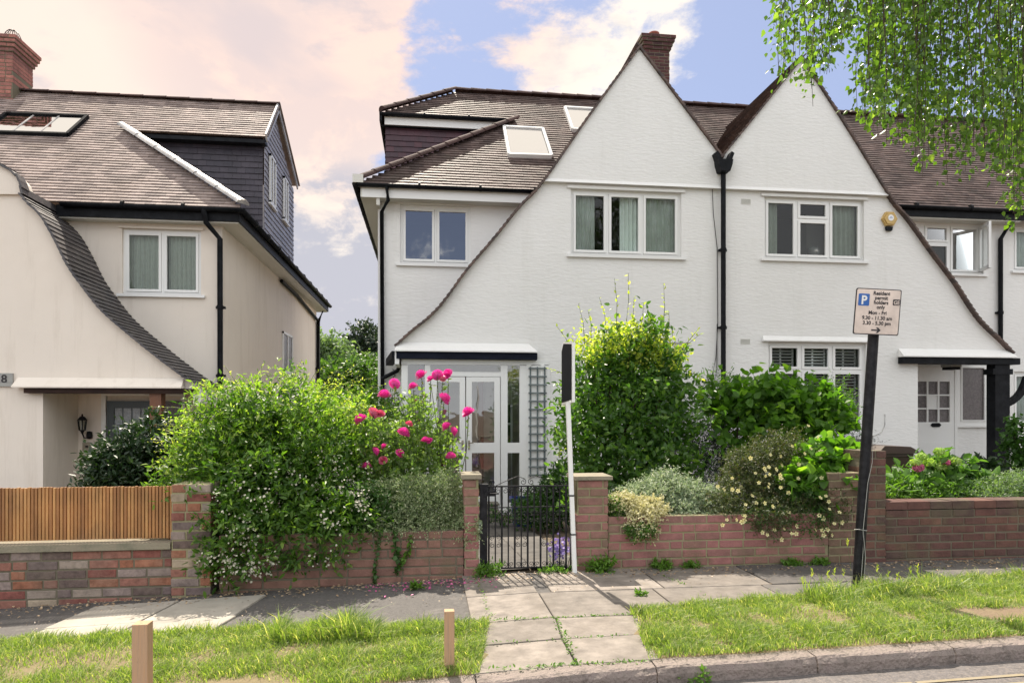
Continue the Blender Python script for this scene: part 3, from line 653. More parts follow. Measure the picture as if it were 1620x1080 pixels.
# main roof, front plane split along the hip, upper dormer roof included
S2 = math.sqrt(2)
def v_of(Y): return (Y-YE)*S2
polyA = [(XEL-.02, -.04), (XV, -.04), (XV, v_of(YRIDGE)), (.6, v_of(YRIDGE)), (-.93, v_of(14.16)), (1.80, v_of(14.16))]
rt = MB(); tiles(rt, (0, YE, ZE), (1,0,0), (0,1,1), polyA, base=1, seed=2)
rt.build('roof', [M['tile'], M['underlay']], A)
bk = MB(); bk.add([(XEL, 18.4, ZE-.02), (XV, 18.4, ZE-.02), (XV, YRIDGE, ZRIDGE-.03), (.6, YRIDGE, ZRIDGE-.03), (-.93, 16.04, 7.49)], [(0,1,2,3,4)])
bk.add([(XEL-.02, YE, ZE-.02), (XEL-.02, 18.4, ZE-.02), (1.8, 16.1, 7.4), (1.8, 14.1, 7.4)], [(0,1,2,3)])
bk.add([(-.93,14.16,7.47),(-.93,16.04,7.47),(.6,15.12,8.4),(.6,15.08,8.4)], [(0,1,2,3)])
bk.build('rear_roof', M['tile'], A, fix=False)
for nm_, pa_, pb_ in (('hip_tiles', (XEL, YE, ZE+.04), (1.84, 14.10, 7.47)), ('hip_tiles', (-.93, 14.16, 7.53), (.6, 15.1, 8.47)), ('ridge_tiles', (.6, 15.1, 8.45), (XV, 15.1, 8.45))):
    ht = MB(); ridge_tiles(ht, pa_, pb_); ht.build(nm_, M['hip'], A)
MB().obox((XEL+.0, YE-.04, ZE+.04), Vector((.09,0,0)), Vector((0,.06,0)), Vector((0,0,.07))).build('hip_end', M['offwhite'], A)
# loft dormer
dw = MB(); tiles(dw, (-.86, 14.30, 5.6), (1,0,0), (0,0,1), [(0,0),(2.72,0),(2.72,1.72),(0,1.72)], gauge=.115, seed=6, base=1)
tiles(dw, (-.86, 17.0, 5.6), (0,-1,0), (0,0,1), [(0,0),(2.7,0),(2.7,1.72),(0,1.72)], gauge=.115, seed=7, base=1)
dw.build('dormer_wall', [M['hung_red'], M['underlay']], A)
MB().box(-.88, 1.85, 14.18, 14.21, 7.26, 7.42).build('dormer_fascia', M['white'], A)
dg = MB(); gutter(dg, (-.98, 14.11, 7.46), (1.75, 14.11, 7.46), .05); dg.box(-.98, -.93, 14.1, 16.1, 7.3, 7.47); dg.box(-.93, 1.8, 14.215, 14.29, 7.24, 7.26); dg.build('dormer_gutter', M['black'], A)
skylight(A, [RP(805,249,ZE,YE), RP(872,251,ZE,YE), RP(858,208,ZE,YE), RP(797,205,ZE,YE)], 'white')
skylight(A, [RP(905,209,ZE,YE), RP(960,211,ZE,YE), RP(945,177,ZE,YE), RP(893,174,ZE,YE)], 'white')
chimney(A, W(1034, 90, 15.1).x, 15.1, .58, .5, 8.2, W(1034, 63, 15.0).z, 'chimbrick')
# valley hopper and long pipe
hp = MB(); hx = W(1143, 262, YG-.1).x; zt = W(1143, 256, YG-.1).z
hp.prism([(hx-.13, zt), (hx+.13, zt), (hx+.12, zt-.08), (hx+.08, zt-.2), (hx-.08, zt-.2), (hx-.12, zt-.08)], YG-.24, YG-.05)
hp.prism([(hx-.17, zt+.12), (hx-.12, zt+.15), (hx-.05, zt+.01), (hx-.12, zt-.02)], YG-.2, YG-.04); hp.prism([(hx+.17, zt+.12), (hx+.12, zt+.15), (hx+.05, zt+.01), (hx+.12, zt-.02)], YG-.2, YG-.04)
h = hp.build('rain_hopper', M['black'], A)
dp = MB(); downpipe(dp, [(hx+.02, YG-.09, zt-.18), (hx+.02, YG-.09, -.5)], .042); dp.build('downpipe', M['black'], A)
cb = MB(); cb.tube([(hx-.17, YG-.03, zt-.05), (hx-.13, YG-.02, 4.8), (hx-.06, YG-.02, 4.2), (hx-.05, YG-.02, 2.9), (hx-.09, YG-.03, 2.3), (hx-.16, YG-.03, 2.0), (hx-.13, YG-.03, 1.85), (hx-.07, YG-.03, 2.1), (hx-.06, YG-.02, 2.9)], .006, 5)
cb.build('cable', M['metal'], A)
# glazed porch
YP = YG-.02; fp = MB(); gp = MB()
def pr(x0, y0, x1, y1, proud=0, th=.06, mb=None):
    a = prect(x0, y0, x1, y1, YP); (mb or fp).box(a[0], a[1], YP-proud, YP+th, a[2], a[3])
pr(635,569,868,577); pr(635,577,645,805); pr(862,577,870,805); pr(672,577,681,805); pr(792,577,803,805); pr(822,577,832,805)
pr(681,588,792,595); pr(645,795,672,806); pr(803,795,822,806); pr(803,700,822,716); pr(645,700,672,716); pr(832,577,862,806)
pr(681,799,792,806)
pr(833,577,840,806,.012); pr(855,577,861,806,.012)
pf = fp.build('porch_frame', M['white'], A)
for x0, x1, y0, y1 in ((645,672,577,700),(645,672,716,795),(803,822,577,700),(803,822,716,795),(681,792,577,588)):
    a = prect(x0, y0, x1, y1, YP+.03); gp.add([(a[0]-.01,YP+.03,a[2]-.01),(a[1]+.01,YP+.03,a[2]-.01),(a[1]+.01,YP+.03,a[3]+.01),(a[0]-.01,YP+.03,a[3]+.01)], [(0,1,2,3)])
M['glass_porch'] = glassmat('porch_glass', 0.16)
gp.build('pane', M['glass_porch'], pf)
for x0, x1, hx_ in ((682,736,732),(737.5,791,742)):
    db = MB()
    for r_ in ((x0,596,x0+9,798),(x1-9,596,x1,798),(x0+9,596,x1-9,604),(x0+9,700,x1-9,716),(x0+9,785,x1-9,798)):
        a = prect(*r_, YP-.015); db.box(a[0], a[1], YP-.02, YP+.035, a[2], a[3])
    d = db.build('porch_door', M['white'], A)
    g2 = MB()
    for y0, y1 in ((604,700),(716,785)):
        a = prect(x0+9, y0, x1-9, y1, YP); g2.add([(a[0],YP+.01,a[2]),(a[1],YP+.01,a[2]),(a[1],YP+.01,a[3]),(a[0],YP+.01,a[3])], [(0,1,2,3)])
    g2.build('pane', M['glass_porch'], d)
    hh = W(hx_, 702, YP-.03); MB().box(hh.x-.015, hh.x+.015, YP-.035, YP-.021, hh.z-.09, hh.z+.06).tube([hh+Vector((0,-.01,.02)), hh+Vector((0,-.05,.02)), hh+Vector((.07 if x0 > 700 else -.07,-.05,.02))], .009, 8).build('handle', M['brass'], d)
a = prect(662, 570, 676, 690, YP+.1); MB().box(a[0], a[1], YP+.09, YP+.2, -.33, a[3]).build('porch_post', M['bluebeam'], A)
# inside the porch
ib = MB(); x0, x1, y0, y1, z0, z1 = PROF[0][0]+.1, 1.52, YP+.07, YR+.02, -.26, 2.33
ib.add([(x0,y0,z0),(x1,y0,z0),(x1,y1,z0),(x0,y1,z0)], [(0,1,2,3)]); ib.add([(x0,y0,z1),(x1,y0,z1),(x1,y1,z1),(x0,y1,z1)], [(0,3,2,1)])
ib.add([(x0,y0,z0),(x0,y1,z0),(x0,y1,z1),(x0,y0,z1)], [(0,1,2,3)]); ib.add([(x1,y0,z0),(x1,y1,z0),(x1,y1,z1),(x1,y0,z1)], [(0,1,2,3)])
ib.add([(x0,y1,z0),(x1,y1,z0),(x1,y1,z1),(x0,y1,z1)], [(0,1,2,3)])
ib.build('porch_interior', M['room_pale'], A, fix=False)
idr = MB()
M['innerdoor'] = mat('red_brown_inner_door', (0.20,0.055,0.04), 0.5, col2=(0.13,0.035,0.03))
a = prect(690, 598, 765, 798, YR-.04); idr.box(a[0], a[1], YR-.05, YR+.01, z0, 0.72); 
idr.box(a[0], a[0]+.1, YR-.05, YR+.01, .72, 1.95); idr.box(a[1]-.1, a[1], YR-.05, YR+.01, .72, 1.95); idr.box(a[0], a[1], YR-.05, YR+.01, 1.95, 2.08)
idr.build('front_door', M['innerdoor'], A)
a = prect(797, 640, 822, 700, YR-.03); dk = MB(); dk.box(a[0], a[1], YR-.02, YR+.015, a[2], a[3]); sw = dk.build('side_window', M['room'], A)
MB().box((a[0]+a[1])/2-.02, (a[0]+a[1])/2+.02, YR-.035, YR-.021, a[2], a[3]).box(a[0], a[1], YR-.036, YR-.0215, (a[2]+a[3])/2-.02, (a[2]+a[3])/2+.02).build('glazing_bar', M['white'], sw)
# steps to the porch
st = MB(); 
for i, (z, y) in enumerate(((-.10,10.95),(-.21,10.65),(-.33,10.35))):
    st.box(.42, 1.12, y, YG-.03, z-.11, z-.02); st.box(.40, 1.14, y-.03, YG-.03, z-.018, z)
for x in (-.5, 1.14): pass
st.build('steps', M['stone'], A)
MB().box(PROF[0][0], 1.55, YG-.05, YG+.1, -.6, -.24).build('porch_plinth', M['render'], A)

# ------------------------------------------------------------------ right-hand white house
B = thing('rendered_house', 'white rendered house with yellow alarm box and open upstairs casement, right of the drainpipe', 'house', (8, YG, -.12))
PB = mirror(PROF); XPB = 2*XV-XP
UB = prect(1209, 314, 1367, 411, YG); GB = prect(1215, 542, 1370, 690, YG)
xj = W(1452, 640, YG).x
XEND = 11.5
outer = [(XV, ZV), (XV, -.6), (xj, -.6), (xj, 2.36), (PB[0][0]-.03, 2.36)] + PB
wl = MB(); wl.wall(outer, [UB, GB], YG, .28)
i0 = [i for i, p in enumerate(PB) if p[1] > topz][0]
if PB[i0][1] <= topz+.06: i0 += 1
zb = 2*XV-za
wl.prism([(XV, topz+.06), (XV, ZV)] + list(reversed(PB[i0:])) + [(zb, topz+.06)], YG-.05, YG-.003)
wl.add([(XV, YG-.05, topz+.06), (zb, YG-.05, topz+.06), (zb+.06, YG-.085, topz), (XV, YG-.085, topz), (XV, YG-.003, topz-.004), (zb+.06, YG-.003, topz-.004)], [(0,1,2,3), (3,2,5,4)])
wl.build('gable_wall', M['render'], B)
xs0 = W(1430, 556, YG-.15).x
skirt(B, xs0-.02, PB[0][0]+.02, 2.375, YG, M['render'], slant=.1)
skirt(B, GB[0]-.12, GB[1]+.12, GB[3]+.03, YG, M['render'], hh=.08, out=.07, slant=.1)
MB().box(xs0, PB[0][0]+.1, YG-.13, YG+.12, bmr[2]-.01, 2.352).build('porch_beam', M['black'], B)
gt = MB(); gable_tiles(gt, PB, 1, YG-.05, yback, seed=8); gable_tiles(gt, [(XV, ZV), (XPB, ZP)], -1, YG-.05, yback, seed=9)
gt.build('gable_roof', M['verge'], B)
ht = MB(); ridge_tiles(ht, (XV, 15.1, 8.44), (XEND, 15.1, 8.44)); ht.build('ridge_tiles', M['hip'], B)
window(B, UB, YG, [(0,.325,[]),(.325,.665,[.68]),(.665,1,[])], curtains=((0,.16),(.69,1)), curtain_mat='net')
gw = window(B, GB, YG, [(0,.335,[.72]),(.335,.67,[.72]),(.67,1,[.72])], curtains=())
# shutters: slats behind the panes
sb = MB(); rb = MB()
W_ = GB[1]-GB[0]
z = GB[2]+.08
while z < GB[3]-.07:
    for f0, f1 in ((.05,.30),(.38,.63),(.70,.95)):
        if f0 > .6 and z < GB[3]-.45: 
            rb_ = None
        sb.bar((GB[0]+W_*f0, YG+.16, z), (GB[0]+W_*f1, YG+.16, z), .042, .008, up=(0,.5,.85))
    z += .055
for f in (.05,.175,.30,.38,.505,.63,.70,.825,.95): sb.box(GB[0]+W_*f-.015, GB[0]+W_*f+.015, YG+.175, YG+.19, GB[2]+.05, GB[3]-.05)
sb.build('shutters', M['blind'], gw)
MB().box(GB[0]+W_*.7, GB[1]-.06, YG+.25, YG+.27, GB[2], GB[3]-.42).build('red_panel', M['redcurtain'], gw)
dk = W(1285, 404, YG+.2); MB().lathe((dk.x, YG+.17, dk.z-.06), [(.0,0),(.05,.0),(.02,.02),(.02,.03),(.09,.05),(.11,.12),(.08,.19),(0,.2)], 14).build('vanity_mirror', M['grey'], B)
MB().box(UB[0]-.06, UB[1]+.06, YG-.03, YG-.001, UB[3]+.003, UB[3]+.05).build('window_head', M['render'], B)
for px, py in ((1180, 319), (1179, 540)): q = W(px, py, YG); vent(B, q.x, q.z, YG)
# alarm box
q = W(1408, 346, YG-.05); al = MB(); hx6 = [(q.x+.145*math.cos(math.pi/3*i), q.z+.14*math.sin(math.pi/3*i)) for i in range(6)]
al.prism([(x, z) for x, z in hx6], YG-.055, YG-.002); al.prism([(q.x+.12*math.cos(math.pi/3*i), q.z+.115*math.sin(math.pi/3*i)) for i in range(6)], YG-.075, YG-.055)
ab = al.build('alarm_box', M['alarm'], B)
rw = MB(); rw.add([(q.x+.055*math.cos(2*math.pi*i/20), YG-.079, q.z+.01+.055*math.sin(2*math.pi*i/20)) for i in range(20)], [tuple(range(20))]); 
rw.build('badge', M['white'], ab)
kk = MB(); kk.box(q.x-.03, q.x+.035, YG-.082, YG-.0795, q.z+.0, q.z+.006); kk.box(q.x-.02, q.x+.02, YG-.082, YG-.0795, q.z+.02, q.z+.026); kk.build('badge_mark', M['signblue'], ab)
MB().prism([(q.x-.07, q.z-.14), (q.x+.06, q.z-.14), (q.x+.045, q.z-.21), (q.x-.055, q.z-.21)], YG-.05, YG-.01).build('strobe', M['black'], ab)
# upstairs bay with open casement
RB = prect(1462, 346, 1556, 433, YR); RB = (RB[0], RB[1], RB[2], min(RB[3], 5.10))
YD = YR
dr = prect(1440, 580, 1507, 775, YD); sw_ = prect(1513, 574, 1562, 672, YD)
wr = MB(); wr.wall([(xj-.3, -.6), (XEND, -.6), (XEND, 5.22), (7.2, 5.22), (7.2, 2.6), (xj-.3, 2.6)], [RB, sw_], YR, .2)
wr.build('bay_wall', M['render'], B); MB().box(xj-.28, xj, YG+.28, YR, -.6, 2.36).build('porch_wall', M['render'], B); MB().box(XV, XEND, 18.2, 18.4, -.6, 5.2).build('rear_wall', M['render'], B)
wb = window(B, RB, YR, [(0,.45,[.62]),(.45,.999,[])], glass='glass', curtains=(), depth=.6)
# cover removed casement: open sash standing out from its hinge
xh = RB[1]-.06; zt0, zt1 = RB[2]+.05, RB[3]-.05; sa = MB(); u = Vector((-.35, -.94, 0)).normalized()*.44; o_ = Vector((xh, YR+.02, 0))
for z0_, z1_ in ((zt0, zt0+.06), (zt1-.06, zt1)): sa.bar(o_+Vector((0,0,(z0_+z1_)/2)), o_+u+Vector((0,0,(z0_+z1_)/2)), .045, .06)
for t in (.05, .95): sa.bar(o_+u*t+Vector((0,0,zt0)), o_+u*t+Vector((0,0,zt1)), .045, .05, up=u)
cs = sa.build('open_casement', M['white'], B)
MB().add([o_+u*.06+Vector((0,0,zt0+.05)), o_+u*.94+Vector((0,0,zt0+.05)), o_+u*.94+Vector((0,0,zt1-.05)), o_+u*.06+Vector((0,0,zt1-.05))], [(0,1,2,3)]).build('pane', M['glass'], cs)
MB().box(7.6, XEND, YE+.02, YE+.045, ZE-.24, ZE-.06).box(7.6, XEND, YE+.046, YR-.002, ZE-.235, ZE-.215).build('fascia', M['offwhite'], B)
gu = MB(); xe2 = 2*XV-xe; gutter(gu, (xe2-.05, YE-.04, ZE-.03), (XEND, YE-.04, ZE-.03), .06); gu.box(xe2-.05, XEND, YE+.0, YE+.018, ZE-.22, ZE-.05); gu.build('gutter', M['black'], B)
polyB = [(XV, -.04), (XEND, -.04), (XEND, v_of(YRIDGE)), (XV, v_of(YRIDGE))]
rt = MB(); tiles(rt, (0, YE, ZE), (1,0,0), (0,1,1), polyB, base=1, seed=12); rt.build('roof', [M['tile'], M['underlay']], B)
MB().add([(XV, 18.4, ZE-.02), (XEND, 18.4, ZE-.02), (XEND, YRIDGE, ZRIDGE-.03), (XV, YRIDGE, ZRIDGE-.03)], [(0,1,2,3)]).build('rear_roof', M['tile'], B, fix=False)
# door with nine panes
x0, x1, z0, z1 = dr; x0 = W(1440, 640, YD).x
db = MB(); gd = MB(); yd = YR-.05; db.box(x0, x1, yd, yd+.048, z0, 1.02)
cols = [x0+.10+ i*(x1-x0-.20)/3 for i in range(4)]; rows = [1.18+i*.265 for i in range(4)]
db.box(x0, x1, yd, yd+.045, 1.02, rows[0]); db.box(x0, x1, yd, yd+.045, rows[3], z1); db.box(x0, cols[0], yd, yd+.045, rows[0], rows[3]); db.box(cols[3], x1, yd, yd+.045, rows[0], rows[3])
for c in cols[1:3]: db.box(c-.015, c+.015, yd+.002, yd+.045, rows[0], rows[3])
for r_ in rows[1:3]: db.box(cols[0], cols[3], yd+.003, yd+.044, r_-.014, r_+.014)
db.box(x0+.08, x1-.08, yd-.012, yd, .1, .8)
dd = db.build('front_door', M['white'], B)
gd.add([(cols[0],yd+.03,rows[0]),(cols[3],yd+.03,rows[0]),(cols[3],yd+.03,rows[3]),(cols[0],yd+.03,rows[3])], [(0,1,2,3)]); gd.build('pane', M['glass_frost'], dd)
MB().box(cols[1]+.015, cols[2]-.015, yd+.02, yd+.028, rows[1]+.014, rows[2]-.014).build('notice', M['white'], dd)
q = W(1480, 672, yd); lp = MB(); lp.prism([(q.x-.11, q.z), (q.x-.07, q.z+.04), (q.x+.07, q.z+.04), (q.x+.11, q.z), (q.x+.07, q.z-.04), (q.x-.07, q.z-.04)], yd-.02, yd-.001); lp.build('letterbox', M['black'], dd)
fb = MB(); fb.box(x1, x1+.06, YR-.06, YR-.002, z0, z1+.08); fb.box(x0, x1, YR-.06, YR-.002, z1+.002, z1+.08); fb.build('door_frame', M['white'], B)
window(B, sw_, YR, [(0,1,[])], glass='glass_frost', rec=-.03, room=None, bw=.07, cw=.03)
a = prect(1566, 572, 1592, 760, YG); pb = MB(); pb.box(a[0]+.02, a[1]-.02, YG-.10, YG+.10, -.5, 2.24); pb.box(a[0]-.04, a[1]+.03, YG-.115, YG+.105, 2.06, 2.16)
pb.build('porch_post', M['black'], B)
br = MB(); c0 = W(1590, 640, YG); c1 = W(1625, 596, YG); pts = [c0.lerp(c1, t)+Vector((.06*math.sin(math.pi*t), 0, -.07*math.sin(math.pi*t))) for t in (0,.2,.4,.6,.8,1)]
for p, q2 in zip(pts, pts[1:]): br.bar(p, q2, .1, .1, up=(0,1,0))
br.build('curved_brace', M['black'], B)
q = W(1500, 572, YG+.5); lf = MB(); lf.box(q.x-.11, q.x+.11, YG+.3, YG+.55, 2.22, 2.30); lb = lf.build('porch_light', M['grey'], B); MB().box(q.x-.09, q.x+.09, YG+.31, YG+.54, 2.17, 2.218).build('light_base', M['black'], lb)
dp = MB(); pt = W(1603, 340, YE-.04); downpipe(dp, [W(1608,332,YE-.04), W(1600,350,YR-.2), W(1583,378,YR-.06), (W(1583,378,YR-.06).x, YR-.06, -.3)], .042); dp.build('downpipe', M['black'], B)
cb = MB(); c = [W(1400,655,YG-.01), W(1400,672,YG-.01), W(1396,682,YG-.01), W(1386,688,YG-.01), W(1370,690,YG-.01)]; cb.tube(c, .005, 5); cb.build('cable', M['offwhite'], B)
# next house of the terrace
Cc = thing('rendered_house', 'sliver of the next white terraced house beyond the end drainpipe at the right edge', 'house', (13.5, YR, -.12))
wc = prect(1604, 346, 1700, 430, YR); wc = (wc[0], wc[1], wc[2], 5.08); wd = prect(1604, 588, 1700, 672, YR)
MB().wall([(XEND, -.6), (18, -.6), (18, 5.22), (XEND, 5.22)], [wc, wd], YR+.001, .2).build('wall', M['render'], Cc); MB().box(XEND, 18, 18.2, 18.4, -.6, 5.2).build('rear_wall', M['render'], Cc)
window(Cc, wc, YR, [(0,.5,[]),(.5,1,[])], curtains=((0,.4),)); window(Cc, wd, YR, [(0,.5,[]),(.5,1,[])], curtains=((0,.3),), sillname='sill')
rt = MB(); tiles(rt, (0, YE, ZE), (1,0,0), (0,1,1), [(XEND, -.04), (18, -.04), (18, v_of(YRIDGE)), (XEND, v_of(YRIDGE))], base=1, seed=13); rt.build('roof', [M['tile'], M['underlay']], Cc)
MB().add([(XEND, 18.4, ZE-.02), (18, 18.4, ZE-.02), (18, YRIDGE, ZRIDGE-.03), (XEND, YRIDGE, ZRIDGE-.03)], [(0,1,2,3)]).build('rear_roof', M['tile'], Cc, fix=False)
ht = MB(); ridge_tiles(ht, (XEND, 15.1, 8.44), (18, 15.1, 8.44)); ht.build('ridge_tiles', M['hip'], Cc)
gu = MB(); gutter(gu, (XEND, YE-.04, ZE-.03), (18, YE-.04, ZE-.03), .06); gu.box(XEND, 18, YE+.0, YE+.018, ZE-.22, ZE-.05); gu.build('gutter', M['black'], Cc)
chimney(Cc, W(1432, 180, 16.6).x, 16.6, .5, .5, 6.5, 9.0, 'coping', 1, 4)

# ------------------------------------------------------------------ cream house on the left
YL = 11.1; YLR = 12.15; YLE = 11.9; ZLE = 4.80; YLRI = 14.96; ZLRI = 7.86
Lh = thing('rendered_house', 'cream rendered house with dark tiled curved verge and blue-black tile-hung dormer', 'house', (-6, YL, -.9))
PXR = [(318,610),(293,597),(247,563),(200,525),(168,497),(147,473),(112,425),(88,378),(68,345),(42,318),(0,262)]
PL = [(W(x, y, YL).x, W(x, y, YL).z) for x, y in PXR]
tx, tz = PL[-1]; PL.append((tx-2.2, tz+.55)); PLs = smooth_prof(PL)
XLF = W(351, 480, YLR).x
PL_top = PL[-1]; xwl = W(68, 680, YL).x
outer = [(-14, -1.2), (xwl, -1.2), (xwl, 1.70), (PLs[0][0]-.05, 1.70)] + PLs + [(-14, 5.4)]
wl = MB(); wl.wall(outer, [], YL, .28)
i0 = [i for i, p in enumerate(PLs) if p[1] > 4.55][0]
wl.prism([(-8.5, 4.55)] + [p for p in PLs[i0:]], YL-.05, YL-.003)
wl.build('gable_wall', M['cream'], Lh)
skirt(Lh, W(28,606,YL).x, W(293,606,YL).x, 1.755, YL, M['cream'], slant=.02)
a = prect(38, 608, 313, 622, YL-.12); MB().box(a[0], a[1], YL-.13, YL+.12, a[2], 1.73).build('porch_beam', M['brownbeam'], Lh)
gt = MB(); gable_tiles(gt, PLs, 1, YL-.05, lambda z: YLR+.03 if z < ZLE-.12 else YL+.10, seed=10, step=.095)
gt.build('gable_roof', M['slate'], Lh)
MB().box(PLs[0][0]-.08, PLs[0][0]+.03, YL-.1, YLR, 1.5, 1.73).build('bargeboard', M['offwhite'], Lh)
# recessed bay and flank
RL = prect(193, 363, 318, 466, YLR)
xd0, xd1, zd0, zd1 = prect(168, 632, 258, 800, YLR)
wr = MB(); wr.wall([(-6.2, -1.2), (XLF, -1.2), (XLF, 4.7), (-6.2, 4.7)], [RL], YLR, .2)
MB().box(xwl-.28, xwl, YL+.28, YLR, -1.2, 1.75).build('porch_wall', M['cream'], Lh)
zfl = 4.62
wr.build('bay_wall', M['cream'], Lh); MB().box(XLF-.25, XLF, YLR+.2, 21.89, -1.2, zfl).build('side_wall', M['cream'], Lh); MB().box(-12, XLF, 21.9, 22.1, -1.2, 4.6).build('rear_wall', M['cream'], Lh)
window(Lh, RL, YLR, [(0,.5,[]),(.5,1,[])], curtains=((0,.46),(.54,1)), curtain_mat='net', frame='white', depth=.6)
MB().box(RL[0]-.05, RL[1]+.05, YLR-.03, YLR-.001, RL[3]+.003, RL[3]+.04).build('window_head', M['cream'], Lh)
def flank_win(y0, y1, z0, z1, X, parent, fr='white'):
    mb = MB(); mb.box(X+.002, X+.04, y0, y1, z0, z0+.05); mb.box(X+.002, X+.04, y0, y1, z1-.05, z1); mb.box(X+.002, X+.04, y0, y0+.05, z0, z1); mb.box(X+.002, X+.04, y1-.05, y1, z0, z1); mb.box(X+.002, X+.05, y0-.05, y1+.05, z0-.04, z0)
    mb.box(X+.002, X+.038, (y0+y1)/2-.03, (y0+y1)/2+.03, z0, z1)
    f = mb.build('window', M[fr], parent); MB().add([(X+.02,y0,z0),(X+.02,y1,z0),(X+.02,y1,z1),(X+.02,y0,z1)], [(0,1,2,3)]).build('pane', M['glass_frost'], f)
def flankY(px, X): a, b, c = ray(px, 500); return X*b/a
flank_win(flankY(446, XLF), flankY(461, XLF), 1.36+(653-590)/F*17, 1.36+(653-528)/F*17, XLF, Lh)
# eaves, gutter, pipes
XLE = -3.09
MB().box(-6.0, XLE-.07, YLE+.02, YLE+.045, ZLE-.24, ZLE-.05).build('fascia', M['black'], Lh); MB().box(XLE-.065, XLE-.04, YLE+.02, 22.2, ZLE-.24, ZLE-.05).build('fascia', M['black'], Lh)
MB().box(-6.0, XLE-.07, YLE+.046, YLR-.002, ZLE-.26, ZLE-.22).box(XLF+.002, XLE-.068, YLR, 22.15, ZLE-.26, ZLE-.22).build('soffit', M['offwhite'], Lh)
gu = MB(); gutter(gu, (-5.9, YLE-.04, ZLE-.04), (XLE+.02, YLE-.04, ZLE-.04), .06); gu.build('gutter', M['black'], Lh); gu = MB(); gutter(gu, (XLE+.0, YLE-.08, ZLE-.04), (XLE+.0, 22.3, ZLE-.04), .06)
gu.build('gutter', M['black'], Lh)
dp = MB(); downpipe(dp, [W(322,330,YLE-.05), W(326,352,YLE-.02), W(348,378,YLR-.07), (W(349,378,YLR-.07).x, YLR-.07, -.9)], .045)
dp.build('downpipe', M['black'], Lh); dp = MB(); zb = ZLE-.1; downpipe(dp, [(XLE-.1, 21.9, zb), (XLF+.08, 21.9, zb-.5), (XLF+.08, 21.9, -.9)], .06)
dp.tube([(XLF+.07,16.6,ZLE-.34),(XLF+.07,18.5,ZLE-.36),(XLF+.07,21.85,ZLE-.55)], .045, 8)
dp.build('downpipe', M['black'], Lh)
# roof
vL = lambda Y: (Y-YLE)*S2
polyL = [(-14, -.03), (XLE+.02, -.03), (-5.75, vL(13.88)), (XLE-.02, vL(13.88)), (XLE-.02, vL(YLRI)), (-14, vL(YLRI))]
rt = MB(); tiles(rt, (0, YLE, ZLE), (1,0,0), (0,1,1), polyL, base=1, seed=21); rt.build('roof', [M['tile_pale'], M['underlay']], Lh)
bk = MB(); bk.add([(-14, 22.2, ZLE-.1), (-5.75, 22.2, ZLE-.1), (-5.75, YLRI, ZLRI-.02), (-14, YLRI, ZLRI-.02)], [(0,1,2,3)])
bk.add([(XLE, YLE, ZLE-.02), (XLE, 22.2, ZLE-.02), (-5.75, 20, 6.76), (-5.75, 13.88, 6.76)], [(0,1,2,3)]); bk.build('rear_roof', M['tile_pale'], Lh, fix=False)
ht = MB(); ridge_tiles(ht, (XLE-.02, YLRI, ZLRI+.01), (-14, YLRI, ZLRI+.01), .10, .45, flat=.6); ht.build('ridge_tiles', M['hip'], Lh)
ht = MB(); ridge_tiles(ht, (XLE+.02, YLE-.02, ZLE+.05), (-5.82, 13.92, 6.86), .115, .6, flat=.65); ht.build('lead_hip', M['lead'], Lh)
# dormer: tile-hung front, gabled flank
dw = MB(); tiles(dw, (-6.3, 14.05, 4.6), (1,0,0), (0,0,1), [(0,0),(3.05,0),(3.05,2.15),(0,2.15)], gauge=.115, seed=22, base=1)
XDF = XLE-.14
pf_ = [(14.05,4.8),(17.0,4.8),(17.0,6.72),(YLRI+.55,7.35),(YLRI,7.75),(14.05,6.72)]
dn = MB(); tiles(dn, (XDF, 0, 0), (0,1,0), (0,0,1), [(y, z) for y, z in pf_], gauge=.115, seed=23, base=1)
dw.build('dormer_wall', [M['hung_blue'], M['underlay']], Lh)
M['hung_lilac'] = mat('lit_grey_hung_tile', (0.22,0.215,0.25), 0.45, col2=(0.31,0.30,0.34), island=True, nscale=3, namt=0.2)  # paler tile for the flank, light on that side put into the colour
dn.build('dormer_flank', [M['hung_lilac'], M['underlay']], Lh)
bb = MB(); bb.bar((XLE-.05, 13.86, 6.74), (XLE-.05, YLRI, 7.84), .03, .17, up=(0,-1,1)); bb.bar((XLE-.05, YLRI, 7.84), (XLE-.05, 17.1, 6.85), .03, .17, up=(0,1,1)); bb.build('bargeboard', M['lead'], Lh)
MB().box(-5.75, XLE-.07, 13.84, 14.04, 6.63, 6.70).build('dormer_soffit', M['black'], Lh)
MB().add([(XLE+.0, YLRI, ZLRI+.0), (XLE+.0, 17.15, 6.88), (-8, 17.15, 6.88), (-8, YLRI, ZLRI)], [(0,1,2,3)]).build('dormer_roof', M['tile_pale'], Lh, fix=False)
for pa, pb_, ya, yb in ((424,433,252,328),(446,453,285,352)):
    Y0, Y1 = flankY(pa, XDF), flankY(pb_, XDF); t = ((Y0+Y1)/2)/1.03
    flank_win(Y0, Y1, 1.36+(653-yb)/F*t, 1.36+(653-ya)/F*t, XDF+.02, Lh)
skylight(Lh, [RP(-30,213,ZLE,YLE), RP(108,217,ZLE,YLE), RP(140,188,ZLE,YLE), RP(12,184,ZLE,YLE)], 'black', bars=2)
cl_ = chimney(Lh, W(-12, 110, 15.0).x, 15.0, 1.15, .7, 7.3, W(20, 68, 14.9).z, 'pinkbrick', 0, 6)
cg = MB(); q = W(20, 68, 14.9)
for k in range(6):
    an = k*math.pi/6; cg.tube([q+Vector((.16*math.cos(an)*math.cos(t), .16*math.sin(an)*math.cos(t), .26*math.sin(t))) for t in [i*math.pi/8 for i in range(9)]], .006, 4)
cg.build('wire_cowl', M['metal'], Lh)
